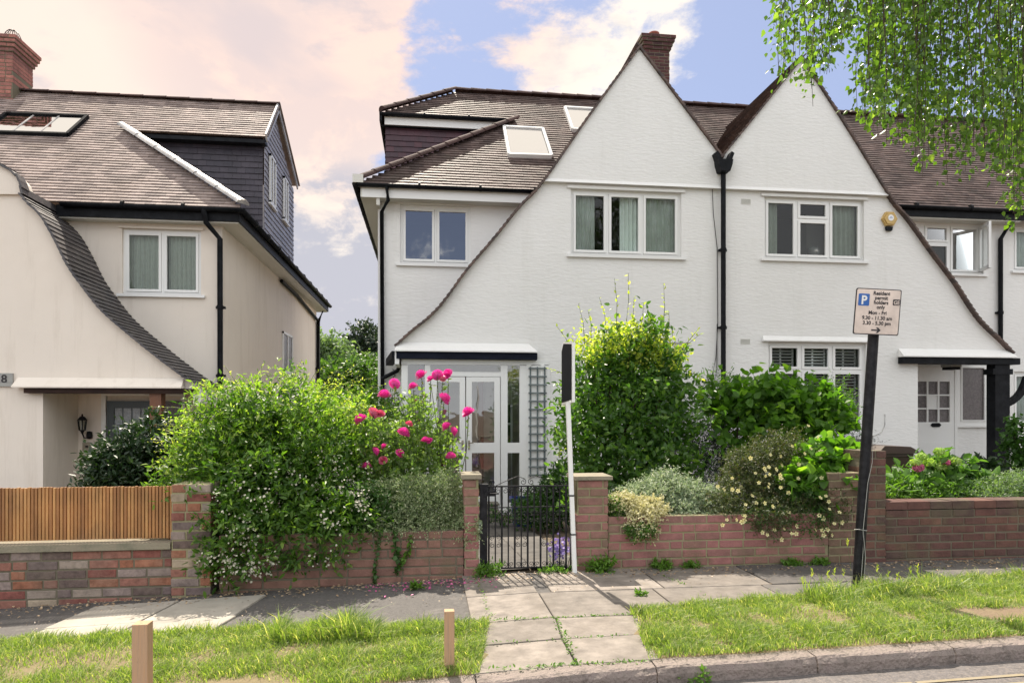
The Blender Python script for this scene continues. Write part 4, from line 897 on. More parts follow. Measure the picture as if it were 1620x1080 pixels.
# doorway under the porch
xs0_, xs1_, zs0, zs1 = prect(160, 626, 292, 800, YLR-.06)
fb = MB(); fb.box(xs0_, xs0_+.07, YLR-.06, YLR-.002, -1.1, zs1-.001); fb.box(xs0_, xs1_, YLR-.06, YLR-.002, zs1, zs1+.07); fb.box(xs1_-.06, xs1_, YLR-.06, YLR-.002, -1.1, zs1-.001)
fb.build('door_frame', M['white'], Lh)
a = prect(169, 634, 246, 800, YLR-.08); db = MB(); y = YLR-.085
db.box(a[0], a[0]+.11, y, y+.05, -1, a[3]); db.box(a[1]-.11, a[1], y, y+.05, -1, a[3]); db.box(a[0]+.11, a[1]-.11, y, y+.05, a[3]-.12, a[3]); db.box(a[0]+.11, a[1]-.11, y, y+.05, -1, a[3]-1.15)
d = db.build('front_door', M['doorgreen'], Lh)
M['leaded'] = mat('obscured_grey_glass', (0.30,0.34,0.38), 0.15, col2=(0.38,0.42,0.46), nscale=30, bump=0.5, bscale=90)
MB().add([(a[0]+.1,y+.03,a[3]-1.2),(a[1]-.1,y+.03,a[3]-1.2),(a[1]-.1,y+.03,a[3]-.1),(a[0]+.1,y+.03,a[3]-.1)], [(0,1,2,3)]).build('pane', M['leaded'], d)
lb = MB()
for i in range(1,4): x = a[0]+.1+i*(a[1]-a[0]-.2)/4; lb.box(x-.006, x+.006, y+.018, y+.028, a[3]-1.15, a[3]-.12)
for i in range(1,4): z = a[3]-.12-i*.28; lb.box(a[0]+.11, a[1]-.11, y+.019, y+.027, z-.006, z+.006)
lb.build('glazing_bar', M['doorgreen'], d)
a2 = prect(256, 634, 288, 800, YLR-.08); MB().box(a2[0], a2[1], YLR-.06, YLR-.04, -1, a2[3]).build('side_light', M['glass_frost'], Lh)
a = prect(240, 622, 258, 700, YL); MB().box(a[0], a[1], YL-.08, YL+.1, -.95, a[3]).build('porch_post', M['post'], Lh)
q = W(133, 680, YLR-.1); wlm = MB()
wlm.lathe((q.x, YLR-.16, q.z), [(0,-.06),(.02,-.05),(.03,-.02),(.055,0),(.05,.005)], 6); wlm.lathe((q.x, YLR-.16, q.z+.16), [(.075,0),(.08,.01),(.04,.06),(.015,.07),(.012,.1),(0,.11)], 6)
for k in range(6):
    an = math.pi/3*k; wlm.tube([(q.x+.052*math.cos(an), YLR-.16+.052*math.sin(an), q.z), (q.x+.072*math.cos(an), YLR-.16+.072*math.sin(an), q.z+.165)], .006, 4)
wlm.tube([(q.x, YLR-.16, q.z-.05), (q.x+.01, YLR-.12, q.z-.13), (q.x+.05, YLR-.04, q.z-.12), (q.x+.05, YLR, q.z-.09)], .012, 6); wlm.lathe((q.x+.05, YLR-.03, q.z-.15), [(.0,0),(.045,.01),(.05,.06),(.04,.12),(0,.13)], 8)
wl_ = wlm.build('wall_lantern', M['metal'], Lh); MB().lathe((q.x, YLR-.16, q.z+.005), [(.045,0),(.064,.15)], 6).build('lantern_glass', M['glass'], wl_)
q = W(137, 706, YLR-.02); MB().box(q.x-.07, q.x+.07, YLR-.012, YLR-.002, q.z-.07, q.z+.07).build('bell_plate', M['brass'], Lh); MB().lathe((q.x, YLR-.02, q.z-.015), [(0,0),(.02,0),(.02,.03),(0,.03)], 10).build('bell_push', M['metal'], Lh)
def text(s, size, O, U, V, m, parent, name='lettering', align='CENTER', bold=0.0, ext=0.0015):
    cu = bpy.data.curves.new('t', 'FONT'); cu.body = s; cu.size = size; cu.align_x = align; cu.extrude = 0; cu.offset = bold; cu.resolution_u = 3
    ob = bpy.data.objects.new('t', cu); COL.objects.link(ob); dg_ = bpy.context.evaluated_depsgraph_get(); me = bpy.data.meshes.new_from_object(ob.evaluated_get(dg_))
    COL.objects.unlink(ob); bpy.data.objects.remove(ob)
    U = Vector(U).normalized(); V = Vector(V).normalized(); O = Vector(O); n = U.cross(V)
    for v in me.vertices: v.co = O + U*v.co.x + V*v.co.y + n*ext
    me.materials.clear(); me.materials.append(m); me.name = name
    o = bpy.data.objects.new(name, me); link(o, parent); return o
a = prect(-30, 590, 20, 611, YL-.03); np_ = MB().box(a[0], a[1], YL-.03, YL-.002, a[2]+.06, a[3]).box(a[0], a[1], YL-.035, YL-.002, a[2], a[2]+.055).build('number_plaque', M['grey'], Lh)
q = W(6, 605, YL-.04); text('8', .17, (q.x, YL-.033, q.z), (1,0,0), (0,0,1), M['signink'], np_, 'numeral', bold=.004)
# ------------------------------------------------------------------ garden walls
YW = 5.78
def gwall(label, segs, mt, mo, cat='garden wall', group=None, coping=None, last=None):
    """segs: (x0, x1, front y, thickness, base z, top z, seed)"""
    t = thing('garden_wall', label, cat, ((segs[0][0]+segs[-1][1])/2, YW, 0), group)
    for x0, x1, yf, th, zb, zt, sd_ in segs:
        mb = MB(); n = max(1, round((zt-zb)/.075)); brick_box(mb, x0, x1, yf, yf+th, zt-n*.075, zt, sd_)
        mb.build('brickwork', [M[last if (last and (x0,x1) == segs[-1][:2]) else mt], M[mo]], t)
    return t
zL = .335
wlL = gwall('low wall of mixed old bricks carrying the orange slatted fence', [(-6.5, -2.045, YW, .22, -.35, .27, 31)], 'brick_mix', 'mortar_dark')
MB().box(-6.5, -2.047, YW-.025, YW+.25, .272, .325).build('coping', M['coping'], wlL)
pl_ = thing('brick_pier', 'tall mottled brick pier at the end of the orange slatted fence', 'pier', (-1.9, YW, -.2))
mb = MB(); brick_box(mb, -2.04, -1.735, YW-.03, YW+.28, -.335, .79, 33); mb.build('brickwork', [M['brick_mix'], M['mortar']], pl_)
wA = gwall('dusty red brick wall under the big white-flowered bush', [(-1.68, .30, YW, .22, -.27, .37, 34)], 'brick_redL', 'mortar_dark')
gpL = thing('brick_pier', 'red brick gate pier half covered by variegated bush, left of the iron gate', 'pier', (.36, YW, 0), 'brick gate piers')
mb = MB(); brick_box(mb, .302, .43, YW-.01, YW+.28, -.10, .80, 35); mb.build('brickwork', [M['brick_red'], M['mortar']], gpL); MB().box(.28, .45, YW-.03, YW+.31, .803, .84).build('pier_cap', M['coping'], gpL)
gpR = thing('brick_pier', 'red brick gate pier with stone cap beside the white board post', 'pier', (1.4, YW, 0), 'brick gate piers')
mb = MB(); brick_box(mb, 1.275, 1.55, YW-.01, YW+.28, -.10, .78, 36); mb.build('brickwork', [M['brick_red'], M['mortar']], gpR); MB().box(1.25, 1.585, YW-.035, YW+.31, .783, .815).build('pier_cap', M['coping'], gpR)
M['brick_brown'] = weather(mat('weathered_brown_brick', (0.20,0.115,0.085), 0.9, col2=(0.13,0.09,0.065), col3=(0.17,0.10,0.075), island=True, nscale=9, namt=0.35, bump=0.7, bscale=60, bdist=0.006))
wR = gwall('painted red brick wall under pale shrubs and yellow-flowered bush', [(1.553, 3.60, YW, .22, -.06, .46, 37), (3.602, 3.93, YW+.004, .22, -.06, .82, 38)], 'brick_red', 'mortar', last='brick_brown')
prr = thing('brick_pier', 'weathered brown brick pier behind the leaning sign pole', 'pier', (4.05, YW, 0))
mb = MB(); brick_box(mb, 3.935, 4.145, YW-.02, YW+.30, -.03, 1.02, 39); mb.build('brickwork', [M['brick_dark'], M['mortar_dark']], prr)
wB = gwall('dark brown brick wall in front of the pink hydrangea', [(4.148, 8.5, YW, .22, -.05, .47, 40)], 'brick_dark', 'mortar_dark')
mb = MB(); rr = random.Random(3); x = 4.15
while x < 8.5: mb.box(x+.004, x+.219, YW-.004, YW+.225, .474+rr.uniform(0,.003), .543+rr.uniform(0,.004)); x += .224
mb.build('coping', M['brick_dark'], wB)
# slatted fence
sf_ = thing('slatted_fence', 'orange stained fence of thin upright slats standing on the low brick wall', 'fence', (-3.5, YW+.1, .33))
mb = MB(); x = -6.4; rr = random.Random(9)
while x < -2.06: mb.box(x, x+.0185, YW+.07+rr.uniform(0,.002), YW+.10, .345, .765+rr.uniform(-.003,.003)); x += .0268
mb.build('slat_panel', M['fencewood'], sf_)
for z in (.40, .70): MB().box(-6.4, -2.05, YW+.102, YW+.125, z, z+.04).build('rail', M['fencewood'], sf_)
for x in (-6.2, -4.2, -2.12): MB().box(x, x+.05, YW+.127, YW+.18, .326, .74).build('fence_post', M['fencewood'], sf_)
# ------------------------------------------------------------------ iron gate
ga = thing('iron_gate', 'black wrought iron garden gate with scrolls between brick piers', 'gate', (.84, YW, 0))
GX0, GX1, GY = .475, 1.215, YW+.02; zt = .735
MB().box(.44, .50, GY-.03, GY+.03, -.04, .745).box(.432, .508, GY-.038, GY+.038, .745, .757).build('gate_post', M['metal'], ga)
MB().box(1.222, 1.25, GY-.02, GY+.02, 0, .75).build('gate_post', M['metal'], ga)
mb = MB(); mb.box(GX0, GX1, GY-.008, GY+.008, zt-.008, zt+.004); mb.box(GX0+.03, GX1-.02, GY-.008, GY+.008, .03, .042); mb.box(GX0+.03, GX1-.02, GY-.0065, GY+.0065, .55, .558); mb.build('frame', M['metal'], ga)
def spiral(c, r, turns, s=1, start=0, n=22, k=1):
    return [Vector((c[0]+s*r*(1-.75*i/n)*math.cos(start+k*turns*2*math.pi*i/n), c[1], c[2]+r*(1-.75*i/n)*math.sin(start+k*turns*2*math.pi*i/n))) for i in range(n+1)]
nb = 13; xs = [GX0+.04+i*(GX1-GX0-.07)/(nb-1) for i in range(nb)]
bm_ = MB()
for i, x in enumerate(xs): r = .0055 if i % 2 else .0075; bm_.box(x-r, x+r, GY-r, GY+r, .042, zt-.008)
bm_.build('bars', M['metal'], ga)
class SCR:
    def tube(s, *a): MB().tube(*a).build('scroll', M['metal'], ga)
sc = SCR()
for i in range(1, nb-1, 2):
    x = xs[i]; d = (xs[1]-xs[0])
    for sg in (-1, 1):
        sc.tube(spiral((x+sg*.026, GY, zt-.04), .024, 1.3, sg, math.pi/2), .0028, 5)
        sc.tube(spiral((x+sg*.026, GY, .068), .022, 1.3, sg, -math.pi/2, k=-1), .0028, 5)
        if i % 4 == 1:
            for zc, q in ((.50, 1), (.44, -1), (.30, 1), (.235, -1)):
                sc.tube(spiral((x+sg*.026, GY-.008, zc), .023, 1.3, sg, -q*math.pi/2, k=q), .0028, 5)
        else:
            sc.tube(spiral((x+sg*.026, GY-.008, .50), .023, 1.6, sg, math.pi/2), .0028, 5); sc.tube(spiral((x+sg*.03, GY-.008, .44), .02, 1.3, sg, 0), .0028, 5)
cx = (GX0+GX1)/2
for sg in (-1, 1):
    sc.tube([(cx+sg*.27, GY, zt+.005), (cx+sg*.18, GY, zt+.045), (cx+sg*.08, GY, zt+.085), (cx+sg*.02, GY, zt+.06)], .003, 5)
    sc.tube(spiral((cx+sg*.30, GY, zt+.03), .03, 1.4, sg, -math.pi*.6), .003, 5); sc.tube(spiral((cx+sg*.035, GY, zt+.035), .028, 1.3, sg, math.pi/2), .003, 5)
MB().box(GX0+.0, GX0+.09, GY-.04, GY-.01, .655, .70).tube([(GX0+.05,GY-.03,.68),(GX0+.05,GY-.07,.68),(GX0+.12,GY-.07,.68)], .007, 6).build('latch', M['metal'], ga)
# ------------------------------------------------------------------ estate board
eb = thing('board_post', 'white post with blank black board, strapped to the gate pier', 'sign', (1.24, 5.68, 0))
a = G(909, 908); b_ = W(899, 560, 5.70); a = Vector((W(909,905,5.70).x, 5.70, pz(1.2)-.01))
MB().bar(a, W(898.5, 636, 5.70), .036, .036, up=(0,-1,0)).build('post', M['white'], eb)
tr = W(907.5, 541, 5.62); brr = W(907.5, 636, 5.62); tl = W(890.5, 549, 6.0); bl_ = W(890.5, 641, 6.0)
u = (brr-bl_); nrm = u.cross(tr-brr).normalized(); th = nrm*.012
u_ = u.normalized(); vv = (tr-brr); cut = .06
pg = [bl_, brr, tr, tl+Vector((0,0,0))+u_*.07+Vector((0,0,.035)), tl-Vector((0,0,.03))]
mb = MB(); mb.add([p+th for p in pg]+[p-th for p in pg], [(0,1,2,3,4),(9,8,7,6,5)]+[(i,(i+1)%5,(i+1)%5+5,i+5) for i in range(5)])
bo = mb.build('board', M['white'], eb)
ctr = sum(pg, Vector())/5; ins = [ctr+(p-ctr)*.93 for p in pg]
for sgn in (1, -1): MB().add([p+th*sgn*1.25 for p in ins], [(0,1,2,3,4)]).build('board_face', M['boardblack'], bo, fix=False)
mb = MB()
for z in (.66, .33): 
    c = a.lerp(W(898.5,636,5.70), z/1.40); mb.box(c.x-.022, c.x+.022, c.y-.021, c.y+.05, z-.006, z+.006)
mb.build('strap', M['metal'], eb)
# ------------------------------------------------------------------ parking sign
YS = 4.93
ps = thing('parking_sign', 'leaning black pole with resident permit parking plate in the long grass', 'sign', (W(1355,935,YS).x, YS, 0))
pa = W(1355, 936, YS); pb2 = W(1382, 526, YS+.03); MB().tube([pa-Vector((0,0,.1)), pa.lerp(pb2,.5), pb2], .040, 16).build('pole', M['metal'], ps)
tl, tr, br_, bl_ = W(1355,455,YS-.05), W(1425,458,YS-.05), W(1421,531,YS-.05), W(1349,528,YS-.05)
U = (br_-bl_); V = (tl-bl_); LW, LH = U.length, V.length; Un, Vn = U.normalized(), V.normalized(); Nn = Un.cross(Vn)
def sp(fx, fy, d=0): return bl_ + U*fx + V*fy + Nn*d
def plate(rect, d0, d1, m, name, parent, rnd_=.0):
    x0, y0, x1, y1 = rect; p = []
    if rnd_:
        for cx, cy, s in ((x1-rnd_,y0+rnd_,-90),(x1-rnd_,y1-rnd_,0),(x0+rnd_,y1-rnd_,90),(x0+rnd_,y0+rnd_,180)):
            for k in range(5): an = R(s+22.5*k); p.append((cx+rnd_*math.cos(an), cy+rnd_*math.sin(an)))
    else: p = [(x0,y0),(x1,y0),(x1,y1),(x0,y1)]
    n = len(p); return MB().add([sp(a,b,d1) for a,b in p]+[sp(a,b,d0) for a,b in p], [tuple(range(n)), tuple(range(2*n-1,n-1,-1))]+[(i,(i+1)%n,(i+1)%n+n,i+n) for i in range(n)]).build(name, m, parent)
pl = plate((0,0,1,1), -.004, 0, M['signink'], 'sign_plate', ps, .04)
plate((.022,.02,.978,.98), .0001, .0015, M['signface'], 'sign_face', pl, .035)
plate((.06,.62,.30,.88), .0016, .003, M['signblue'], 'parking_symbol', pl, .02)
text('P', LH*.26, sp(.18,.655,.003), Un, Vn, M['white'], pl, 'lettering', bold=.003)
plate((.82,.655,.975,.785), .0016, .003, M['signink'], 'zone_symbol', pl, .02)
text('GE', LH*.115, sp(.898,.675,.003), Un, Vn, M['signface'], pl, bold=.001)
for s, fx, fy in (('Resident',.56,.865),('permit',.56,.765),('holders',.56,.665),('only',.56,.565),('Mon - Fri',.50,.44),('9.30 - 11.30 am',.50,.325),('3.30 - 5.30 pm',.50,.215)):
    text(s, LH*.112, sp(fx, fy, .0015), Un, Vn, M['signink'], pl, bold=.0012)
MB().add([sp(a,b,.003) for a,b in ((.39,.085),(.53,.085),(.49,.04),(.535,.04),(.60,.10),(.535,.16),(.49,.16),(.53,.115),(.39,.115))], [tuple(range(9))]).build('arrow', M['signink'], pl, fix=False)
mb = MB(); 
for t in (.30, .50):
    c = pb2+(pb2-pa).normalized()*(-.02)
mb.box(pb2.x-.03, pb2.x+.08, YS-.045, YS-.02, pb2.z+.05, pb2.z+.07)
mb.tube([pb2, pb2+Vector((.01,0,.2))], .03, 10); mb.build('bracket', M['metal'], ps)
c = pa.lerp(pb2, .24); mb = MB(); rg = [c+Vector((.043*math.cos(t), .043*math.sin(t), .005*math.sin(t*2))) for t in [i*math.pi/8 for i in range(17)]]
mb.tube(rg, .003, 5); mb.tube([c+Vector((-.01,-.045,0)), c+Vector((-.02,-.06,-.15)), c+Vector((-.035,-.05,-.45))], .0025, 5); mb.tube([c+Vector((-.01,-.045,0)), c+Vector((.0,-.06,-.2)), c+Vector((-.01,-.05,-.42))], .0025, 5)
mb.tube([pa.lerp(pb2,.6)+Vector((.02,-.045,0)), pa.lerp(pb2,.5)+Vector((.03,-.045,0)), pa.lerp(pb2,.42)+Vector((0,-.05,0)), c+Vector((-.01,-.045,0))], .0025, 5)
mb.build('string', M['grey'], ps)
# ------------------------------------------------------------------ wooden stakes
def stake(px0, px1, pyt, Y, zb, label):
    a = W(px0, pyt, Y); b = W(px1, pyt, Y); wd = b.x-a.x; o = thing('wooden_stake', label, 'stake', (a.x+wd/2, Y+wd/2, zb), 'wooden stakes by the kerb')
    mb = MB(); mb.box(a.x, b.x, Y, Y+wd, zb, a.z); s = mb.build('stake_shaft', M['stakewood'], o)
    bv = s.modifiers.new('bevel', 'BEVEL'); bv.width = .003; bv.segments = 2
stake(208, 233, 988, 3.50, -.25, 'thicker raw wooden stake standing in the grass beneath the slatted fence')
stake(703, 719, 967, 3.66, -.08, 'slimmer raw wooden stake in the grass beside the gate crossing')
# ------------------------------------------------------------------ trellis, bin, crate
tY = YG-.05; a = prect(838, 580, 863, 754, tY); te = thing('trellis', 'grey-green wooden trellis panel fixed to the white wall beside the porch', 'trellis', (a[0], tY, a[2]))
mb = MB(); W0 = a[1]-a[0]
for i in range(3): x = a[0]+i*(W0-.025)/2; mb.box(x, x+.025, tY, tY+.015, a[2], a[3])
n = 14
for i in range(n): z = a[2]+.02+i*(a[3]-a[2]-.06)/(n-1); mb.box(a[0]-.02, a[1]+.02, tY-.013, tY-.0005, z, z+.025)
mb.build('lattice', M['trellis'], te); MB().box(a[0]-.0, a[0]+.03, tY+.016, YG-.001, a[2]+.2, a[3]-.2).box(a[1]-.03, a[1], tY+.016, YG-.001, a[2]+.2, a[3]-.2).build('batten', M['trellis'], te)
bq = W(1408, 714, 7.4); bn = thing('wheelie_bin', 'dark brown wheelie bin behind the weathered pier', 'bin', (bq.x, 7.4, -.05))
x0, x1 = W(1380,714,7.4).x, W(1430,714,7.4).x; zt2 = W(1408,712,7.4).z; z0 = zt2-.95
mb = MB(); v = [(x0+.05,7.35,z0),(x1-.05,7.35,z0),(x1-.05,7.75,z0),(x0+.05,7.75,z0),(x0+.01,7.27,zt2-.06),(x1-.01,7.27,zt2-.06),(x1-.01,7.83,zt2-.06),(x0+.01,7.83,zt2-.06)]
mb.add(v, [(0,3,2,1),(0,1,5,4),(1,2,6,5),(2,3,7,6),(3,0,4,7)]); mb.box(x0-.01, x1+.01, 7.25, 7.85, zt2-.065, zt2-.03); mb.build('body', M['bin'], bn)
mb = MB(); mb.prism([(x0-.03, zt2-.028), (x1+.05, zt2-.028), (x1+.05, zt2+.0), (x1-.05, zt2+.05), (x0+.03, zt2+.06), (x0-.03, zt2+.0)], 7.22, 7.88); l_ = mb.build('lid', M['bin'], bn); bv = l_.modifiers.new('b', 'BEVEL'); bv.width = .012; bv.segments = 2
cq = prect(812, 789, 832, 815, 9.6); cr = thing('recycling_crate', 'blue plastic recycling crate standing by the porch steps', 'crate', (cq[0], 9.6, cq[2]))
x0, x1, z0, z1 = cq[0], cq[0]+.30, gz(1,9.6), cq[3]; mb = MB()
mb.add([(x0+.03,9.6,z0),(x1-.03,9.6,z0),(x1-.03,9.9,z0),(x0+.03,9.9,z0),(x0,9.57,z1),(x1,9.57,z1),(x1,9.93,z1),(x0,9.93,z1)], [(0,3,2,1),(0,1,5,4),(1,2,6,5),(2,3,7,6),(3,0,4,7)]); mb.build('tub', M['blueplastic'], cr)
MB().box(x0-.02,x1+.02,9.55,9.58,z1-.04,z1).box(x0-.02,x1+.02,9.93,9.96,z1-.04,z1).box(x0-.02,x0+.01,9.58,9.93,z1-.04,z1).box(x1-.01,x1+.02,9.58,9.93,z1-.04,z1).build('rim', M['blueplastic'], cr)

# ------------------------------------------------------------------ foliage
LM = {}
LM['jas'] = leafmat('mixed_green_leaf', (0.03,0.078,0.012), (0.085,0.165,0.022), .36, (0.18,0.27,0.05))
LM['rose'] = leafmat('rose_leaf', (0.09,0.15,0.05), (0.17,0.25,0.08), .42, (0.27,0.34,0.13))
LM['var'] = leafmat('variegated_leaf', (0.10,0.16,0.06), (0.30,0.34,0.20), .30, (0.50,0.50,0.34), tcol=(.7,.85,.45))
LM['pale'] = leafmat('grey_variegated_leaf', (0.15,0.21,0.13), (0.34,0.39,0.27), .28, (0.55,0.55,0.42), tcol=(.7,.8,.5))
LM['cream'] = leafmat('cream_leaf', (0.50,0.48,0.24), (0.62,0.58,0.38), .25, (0.66,0.62,0.44), tcol=(.6,.6,.4))
LM['shrub'] = leafmat('shrub_leaf', (0.032,0.082,0.02), (0.085,0.17,0.032), .38, (0.16,0.26,0.05), rough=.35)
LM['top'] = leafmat('yellow_leaf', (0.22,0.28,0.05), (0.38,0.40,0.09), .5, (0.50,0.46,0.14))  # on the bush and shrub tops this yellow has sunlight put into it
LM['top2'] = leafmat('sunlit_lime_leaf', (0.11,0.20,0.03), (0.22,0.31,0.06), .45, (0.42,0.44,0.18))  # sun on the bush top is put into this leaf colour
LM['dark'] = leafmat('dark_evergreen_leaf', (0.014,0.032,0.012), (0.028,0.06,0.022), .15, rough=.4)
LM['yew'] = leafmat('bluish_conifer_leaf', (0.012,0.028,0.018), (0.026,0.05,0.03), .12)
LM['vine'] = leafmat('lime_vine_leaf', (0.045,0.11,0.015), (0.10,0.21,0.025), .42, (0.22,0.37,0.04), rough=.5)
LM['pot'] = leafmat('olive_shrub_leaf', (0.03,0.05,0.018), (0.085,0.10,0.038), .28, (0.12,0.085,0.055))
LM['hyd'] = leafmat('hydrangea_leaf', (0.06,0.13,0.03), (0.11,0.21,0.05), .35)
LM['sil'] = leafmat('grey_green_leaf', (0.10,0.16,0.08), (0.17,0.24,0.13), .3)
LM['birch'] = leafmat('birch_leaf', (0.04,0.08,0.02), (0.10,0.175,0.03), .45, (0.22,0.30,0.07), rough=.3)
LM['tree'] = leafmat('far_tree_leaf', (0.03,0.07,0.014), (0.065,0.13,0.025), .3, (0.09,0.17,0.03))
LM['cedar'] = leafmat('far_cedar_leaf', (0.02,0.036,0.024), (0.04,0.062,0.036), .15)
LM['ivy'] = leafmat('ivy_leaf', (0.025,0.07,0.014), (0.05,0.12,0.02), .3)
LM['weed'] = leafmat('weed_leaf', (0.07,0.15,0.02), (0.12,0.22,0.035), .35)
FM = {}
FM['white'] = leafmat('white_petal', (0.50,0.47,0.37), (0.68,0.64,0.54), .2, tcol=(.45,.43,.4))
FM['yellow'] = leafmat('pale_yellow_petal', (0.72,0.66,0.28), (0.80,0.75,0.42), .25, tcol=(.45,.43,.25))
FM['rose'] = leafmat('magenta_petal', (0.80,0.06,0.40), (0.88,0.16,0.55), .3, tcol=(.5,.15,.4))
FM['roseold'] = leafmat('faded_pink_petal', (0.66,0.10,0.24), (0.78,0.28,0.42), .3, tcol=(.5,.2,.2))
FM['mauve'] = leafmat('mauve_petal', (0.30,0.24,0.55), (0.42,0.34,0.62), .3, tcol=(.4,.35,.5))
FM['dpink'] = leafmat('hydrangea_pink', (0.55,0.10,0.26), (0.62,0.20,0.33), .3, tcol=(.5,.2,.3))
FM['lime'] = leafmat('hydrangea_bud', (0.24,0.36,0.08), (0.36,0.46,0.14), .3)
FM['litter'] = leafmat('leaf_litter', (0.28,0.19,0.11), (0.46,0.34,0.22), .0, (0.10,0.07,0.04))
FM['petal'] = leafmat('fallen_petal', (0.50,0.05,0.24), (0.58,0.16,0.34), .1)
M['yolk'] = mat('flower_centre', (0.55,0.38,0.05), 0.8)
def leaves(P, D, Nr, Ls, Wd, fold=.25, shape=(.32,.70)):
    """P base points, D direction, Nr normals, lengths and widths -> verts, quads"""
    D = D/np.linalg.norm(D, axis=1)[:,None]; S_ = np.cross(D, Nr); S_ /= (np.linalg.norm(S_, axis=1)[:,None]+1e-9); N_ = np.cross(S_, D)
    L_ = Ls[:,None]; w_ = Wd[:,None]/2; f = fold
    b = P; t = P+D*L_-N_*L_*.10
    l1 = P+D*L_*shape[0]+S_*w_+N_*w_*f; l2 = P+D*L_*shape[1]+S_*w_*.72+N_*w_*f*.5-N_*L_*.03
    r1 = P+D*L_*shape[0]-S_*w_+N_*w_*f; r2 = P+D*L_*shape[1]-S_*w_*.72+N_*w_*f*.5-N_*L_*.03
    V_ = np.stack([b,l1,l2,t,r2,r1], 1).reshape(-1,3); i = np.arange(len(P))[:,None]*6
    q = np.concatenate([i+np.array([[0,1,2,3]]), i+np.array([[0,3,4,5]])], 1).reshape(-1,4)
    return V_, q
def lump(d, fr_, ph):
    return (np.sin(d[:,0]*fr_+ph)+np.sin(d[:,1]*fr_*1.3+ph*2)+np.sin(d[:,2]*fr_*1.1+ph*3)+.6*np.sin((d[:,0]+d[:,2])*fr_*2.1+ph))/3.6
def sample_blobs(blobs, n, rng, shell=.45, rough=.22, fq=5):
    vol = np.array([(b[1][0]*b[1][1]*b[1][2])**(2/3) for b in blobs]); idx = rng.choice(len(blobs), n, p=vol/vol.sum())
    C_ = np.array([list(b[0]) for b in blobs])[idx]; Rr = np.array([list(b[1]) for b in blobs])[idx]
    d = rng.normal(size=(n,3)); d /= np.linalg.norm(d, axis=1)[:,None]
    rad = rng.random(n)**shell*(1+rough*lump(d*1.0+C_*.7, fq, 1.3))
    return C_+d*Rr*rad[:,None], d, rad
def foliage(name, blobs, ns, k, size, m, parent, seed=0, slen=.14, shell=.45, up=.35, wr=.5, droop=.03, spread=.9, rough=.22, fq=5, kind=None, sizev=.3, clipz=None, label=None, out=1.0):
    rng = np.random.default_rng(seed); P0, d, rad = sample_blobs(blobs, ns, rng, shell, rough, fq)
    dr = d*out + rng.normal(size=(ns,3))*.6; dr[:,2] += up; dr /= np.linalg.norm(dr, axis=1)[:,None]
    L_ = slen*(.6+.8*rng.random(ns)); t = (np.arange(k)+.5)/k
    P = P0[:,None,:]+dr[:,None,:]*(L_[:,None]*t[None,:])[:,:,None]; P[:,:,2] -= droop*t[None,:]**2
    D = dr[:,None,:]*.6 + rng.normal(size=(ns,k,3))*spread; Nr = rng.normal(size=(ns,k,3))*.7; Nr[:,:,2] += 1; Nr += d[:,None,:]*.4
    P = P.reshape(-1,3); D = D.reshape(-1,3); Nr = Nr.reshape(-1,3)
    if clipz is not None: kp = P[:,2] > clipz; P, D, Nr = P[kp], D[kp], Nr[kp]
    n = len(P); s = size*(1-sizev+2*sizev*rng.random(n))
    V_, q = leaves(P, D, Nr, s, s*wr); return npmesh(name, V_, q, m, parent, kind, label)
def blossom(name, pts, nrm, r, m, parent, petals=5, kind=None, seed=0):
    rng = np.random.default_rng(seed); n = len(pts); V_ = []; Q = []
    nrm = nrm/np.linalg.norm(nrm, axis=1)[:,None]; a = np.cross(nrm, rng.normal(size=(n,3))); a /= np.linalg.norm(a, axis=1)[:,None]; b = np.cross(nrm, a); rr = r*(.75+.5*rng.random(n))
    P = np.repeat(pts, petals, 0); th = np.tile(np.arange(petals)*2*math.pi/petals, n); A_ = np.repeat(a, petals, 0); B_ = np.repeat(b, petals, 0); N_ = np.repeat(nrm, petals, 0); R_ = np.repeat(rr, petals)
    D = A_*np.cos(th)[:,None]+B_*np.sin(th)[:,None]+N_*.25
    V_, q = leaves(P, D, N_, R_, R_*.85, .1, (.45,.85)); return npmesh(name, V_, q, m, parent, kind)
def stems(parent, base, tips, r=.006, m='twig', seed=0, name='stems'):
    rng = random.Random(seed); mb = MB()
    for tp in tips:
        b = Vector(base)+Vector((rng.uniform(-.08,.08), rng.uniform(-.06,.06), 0)); tp = Vector(tp); md = b.lerp(tp, .5)+Vector((rng.uniform(-.08,.08), rng.uniform(-.08,.08), .08))
        mb.tube([b, b.lerp(md,.5)+Vector((0,0,.03)), md, md.lerp(tp,.5)+Vector((rng.uniform(-.03,.03),0,.02)), tp], [r*1.6, r*1.3, r, r*.7, r*.4], 5)
    return mb.build(name, M[m], parent)
def shoots(name, pts, m, parent, size=.03, n=14, seed=0, wr=.45, sr=.0025, stem='stem'):
    """long single shoots: pts = list of polylines; leaves along each"""
    rng = np.random.default_rng(seed); P = []; D = []; mb = MB()
    for pl_ in pts:
        pl_ = [Vector(p) for p in pl_]; mb.tube(pl_, [sr*(1.4-.9*i/(len(pl_)-1)) for i in range(len(pl_))], 4)
        for j in range(n):
            t = (j+.5)/n*(len(pl_)-1); i = int(t); p = pl_[i].lerp(pl_[min(i+1,len(pl_)-1)], t-i); ax = (pl_[min(i+1,len(pl_)-1)]-pl_[i]).normalized()
            P.append(p[:]); r_ = rng.normal(size=3); D.append((ax.x*.7+r_[0]*.8, ax.y*.7+r_[1]*.8, ax.z*.7+r_[2]*.5))
    P = np.array(P); D = np.array(D); Nr = rng.normal(size=(len(P),3))*.5+[0,0,1]; s = size*(.6+.8*rng.random(len(P)))
    V_, q = leaves(P, D, Nr, s, s*wr); f = npmesh(name, V_, q, m, parent); mb.build('shoot_stems', M[stem], f); return f
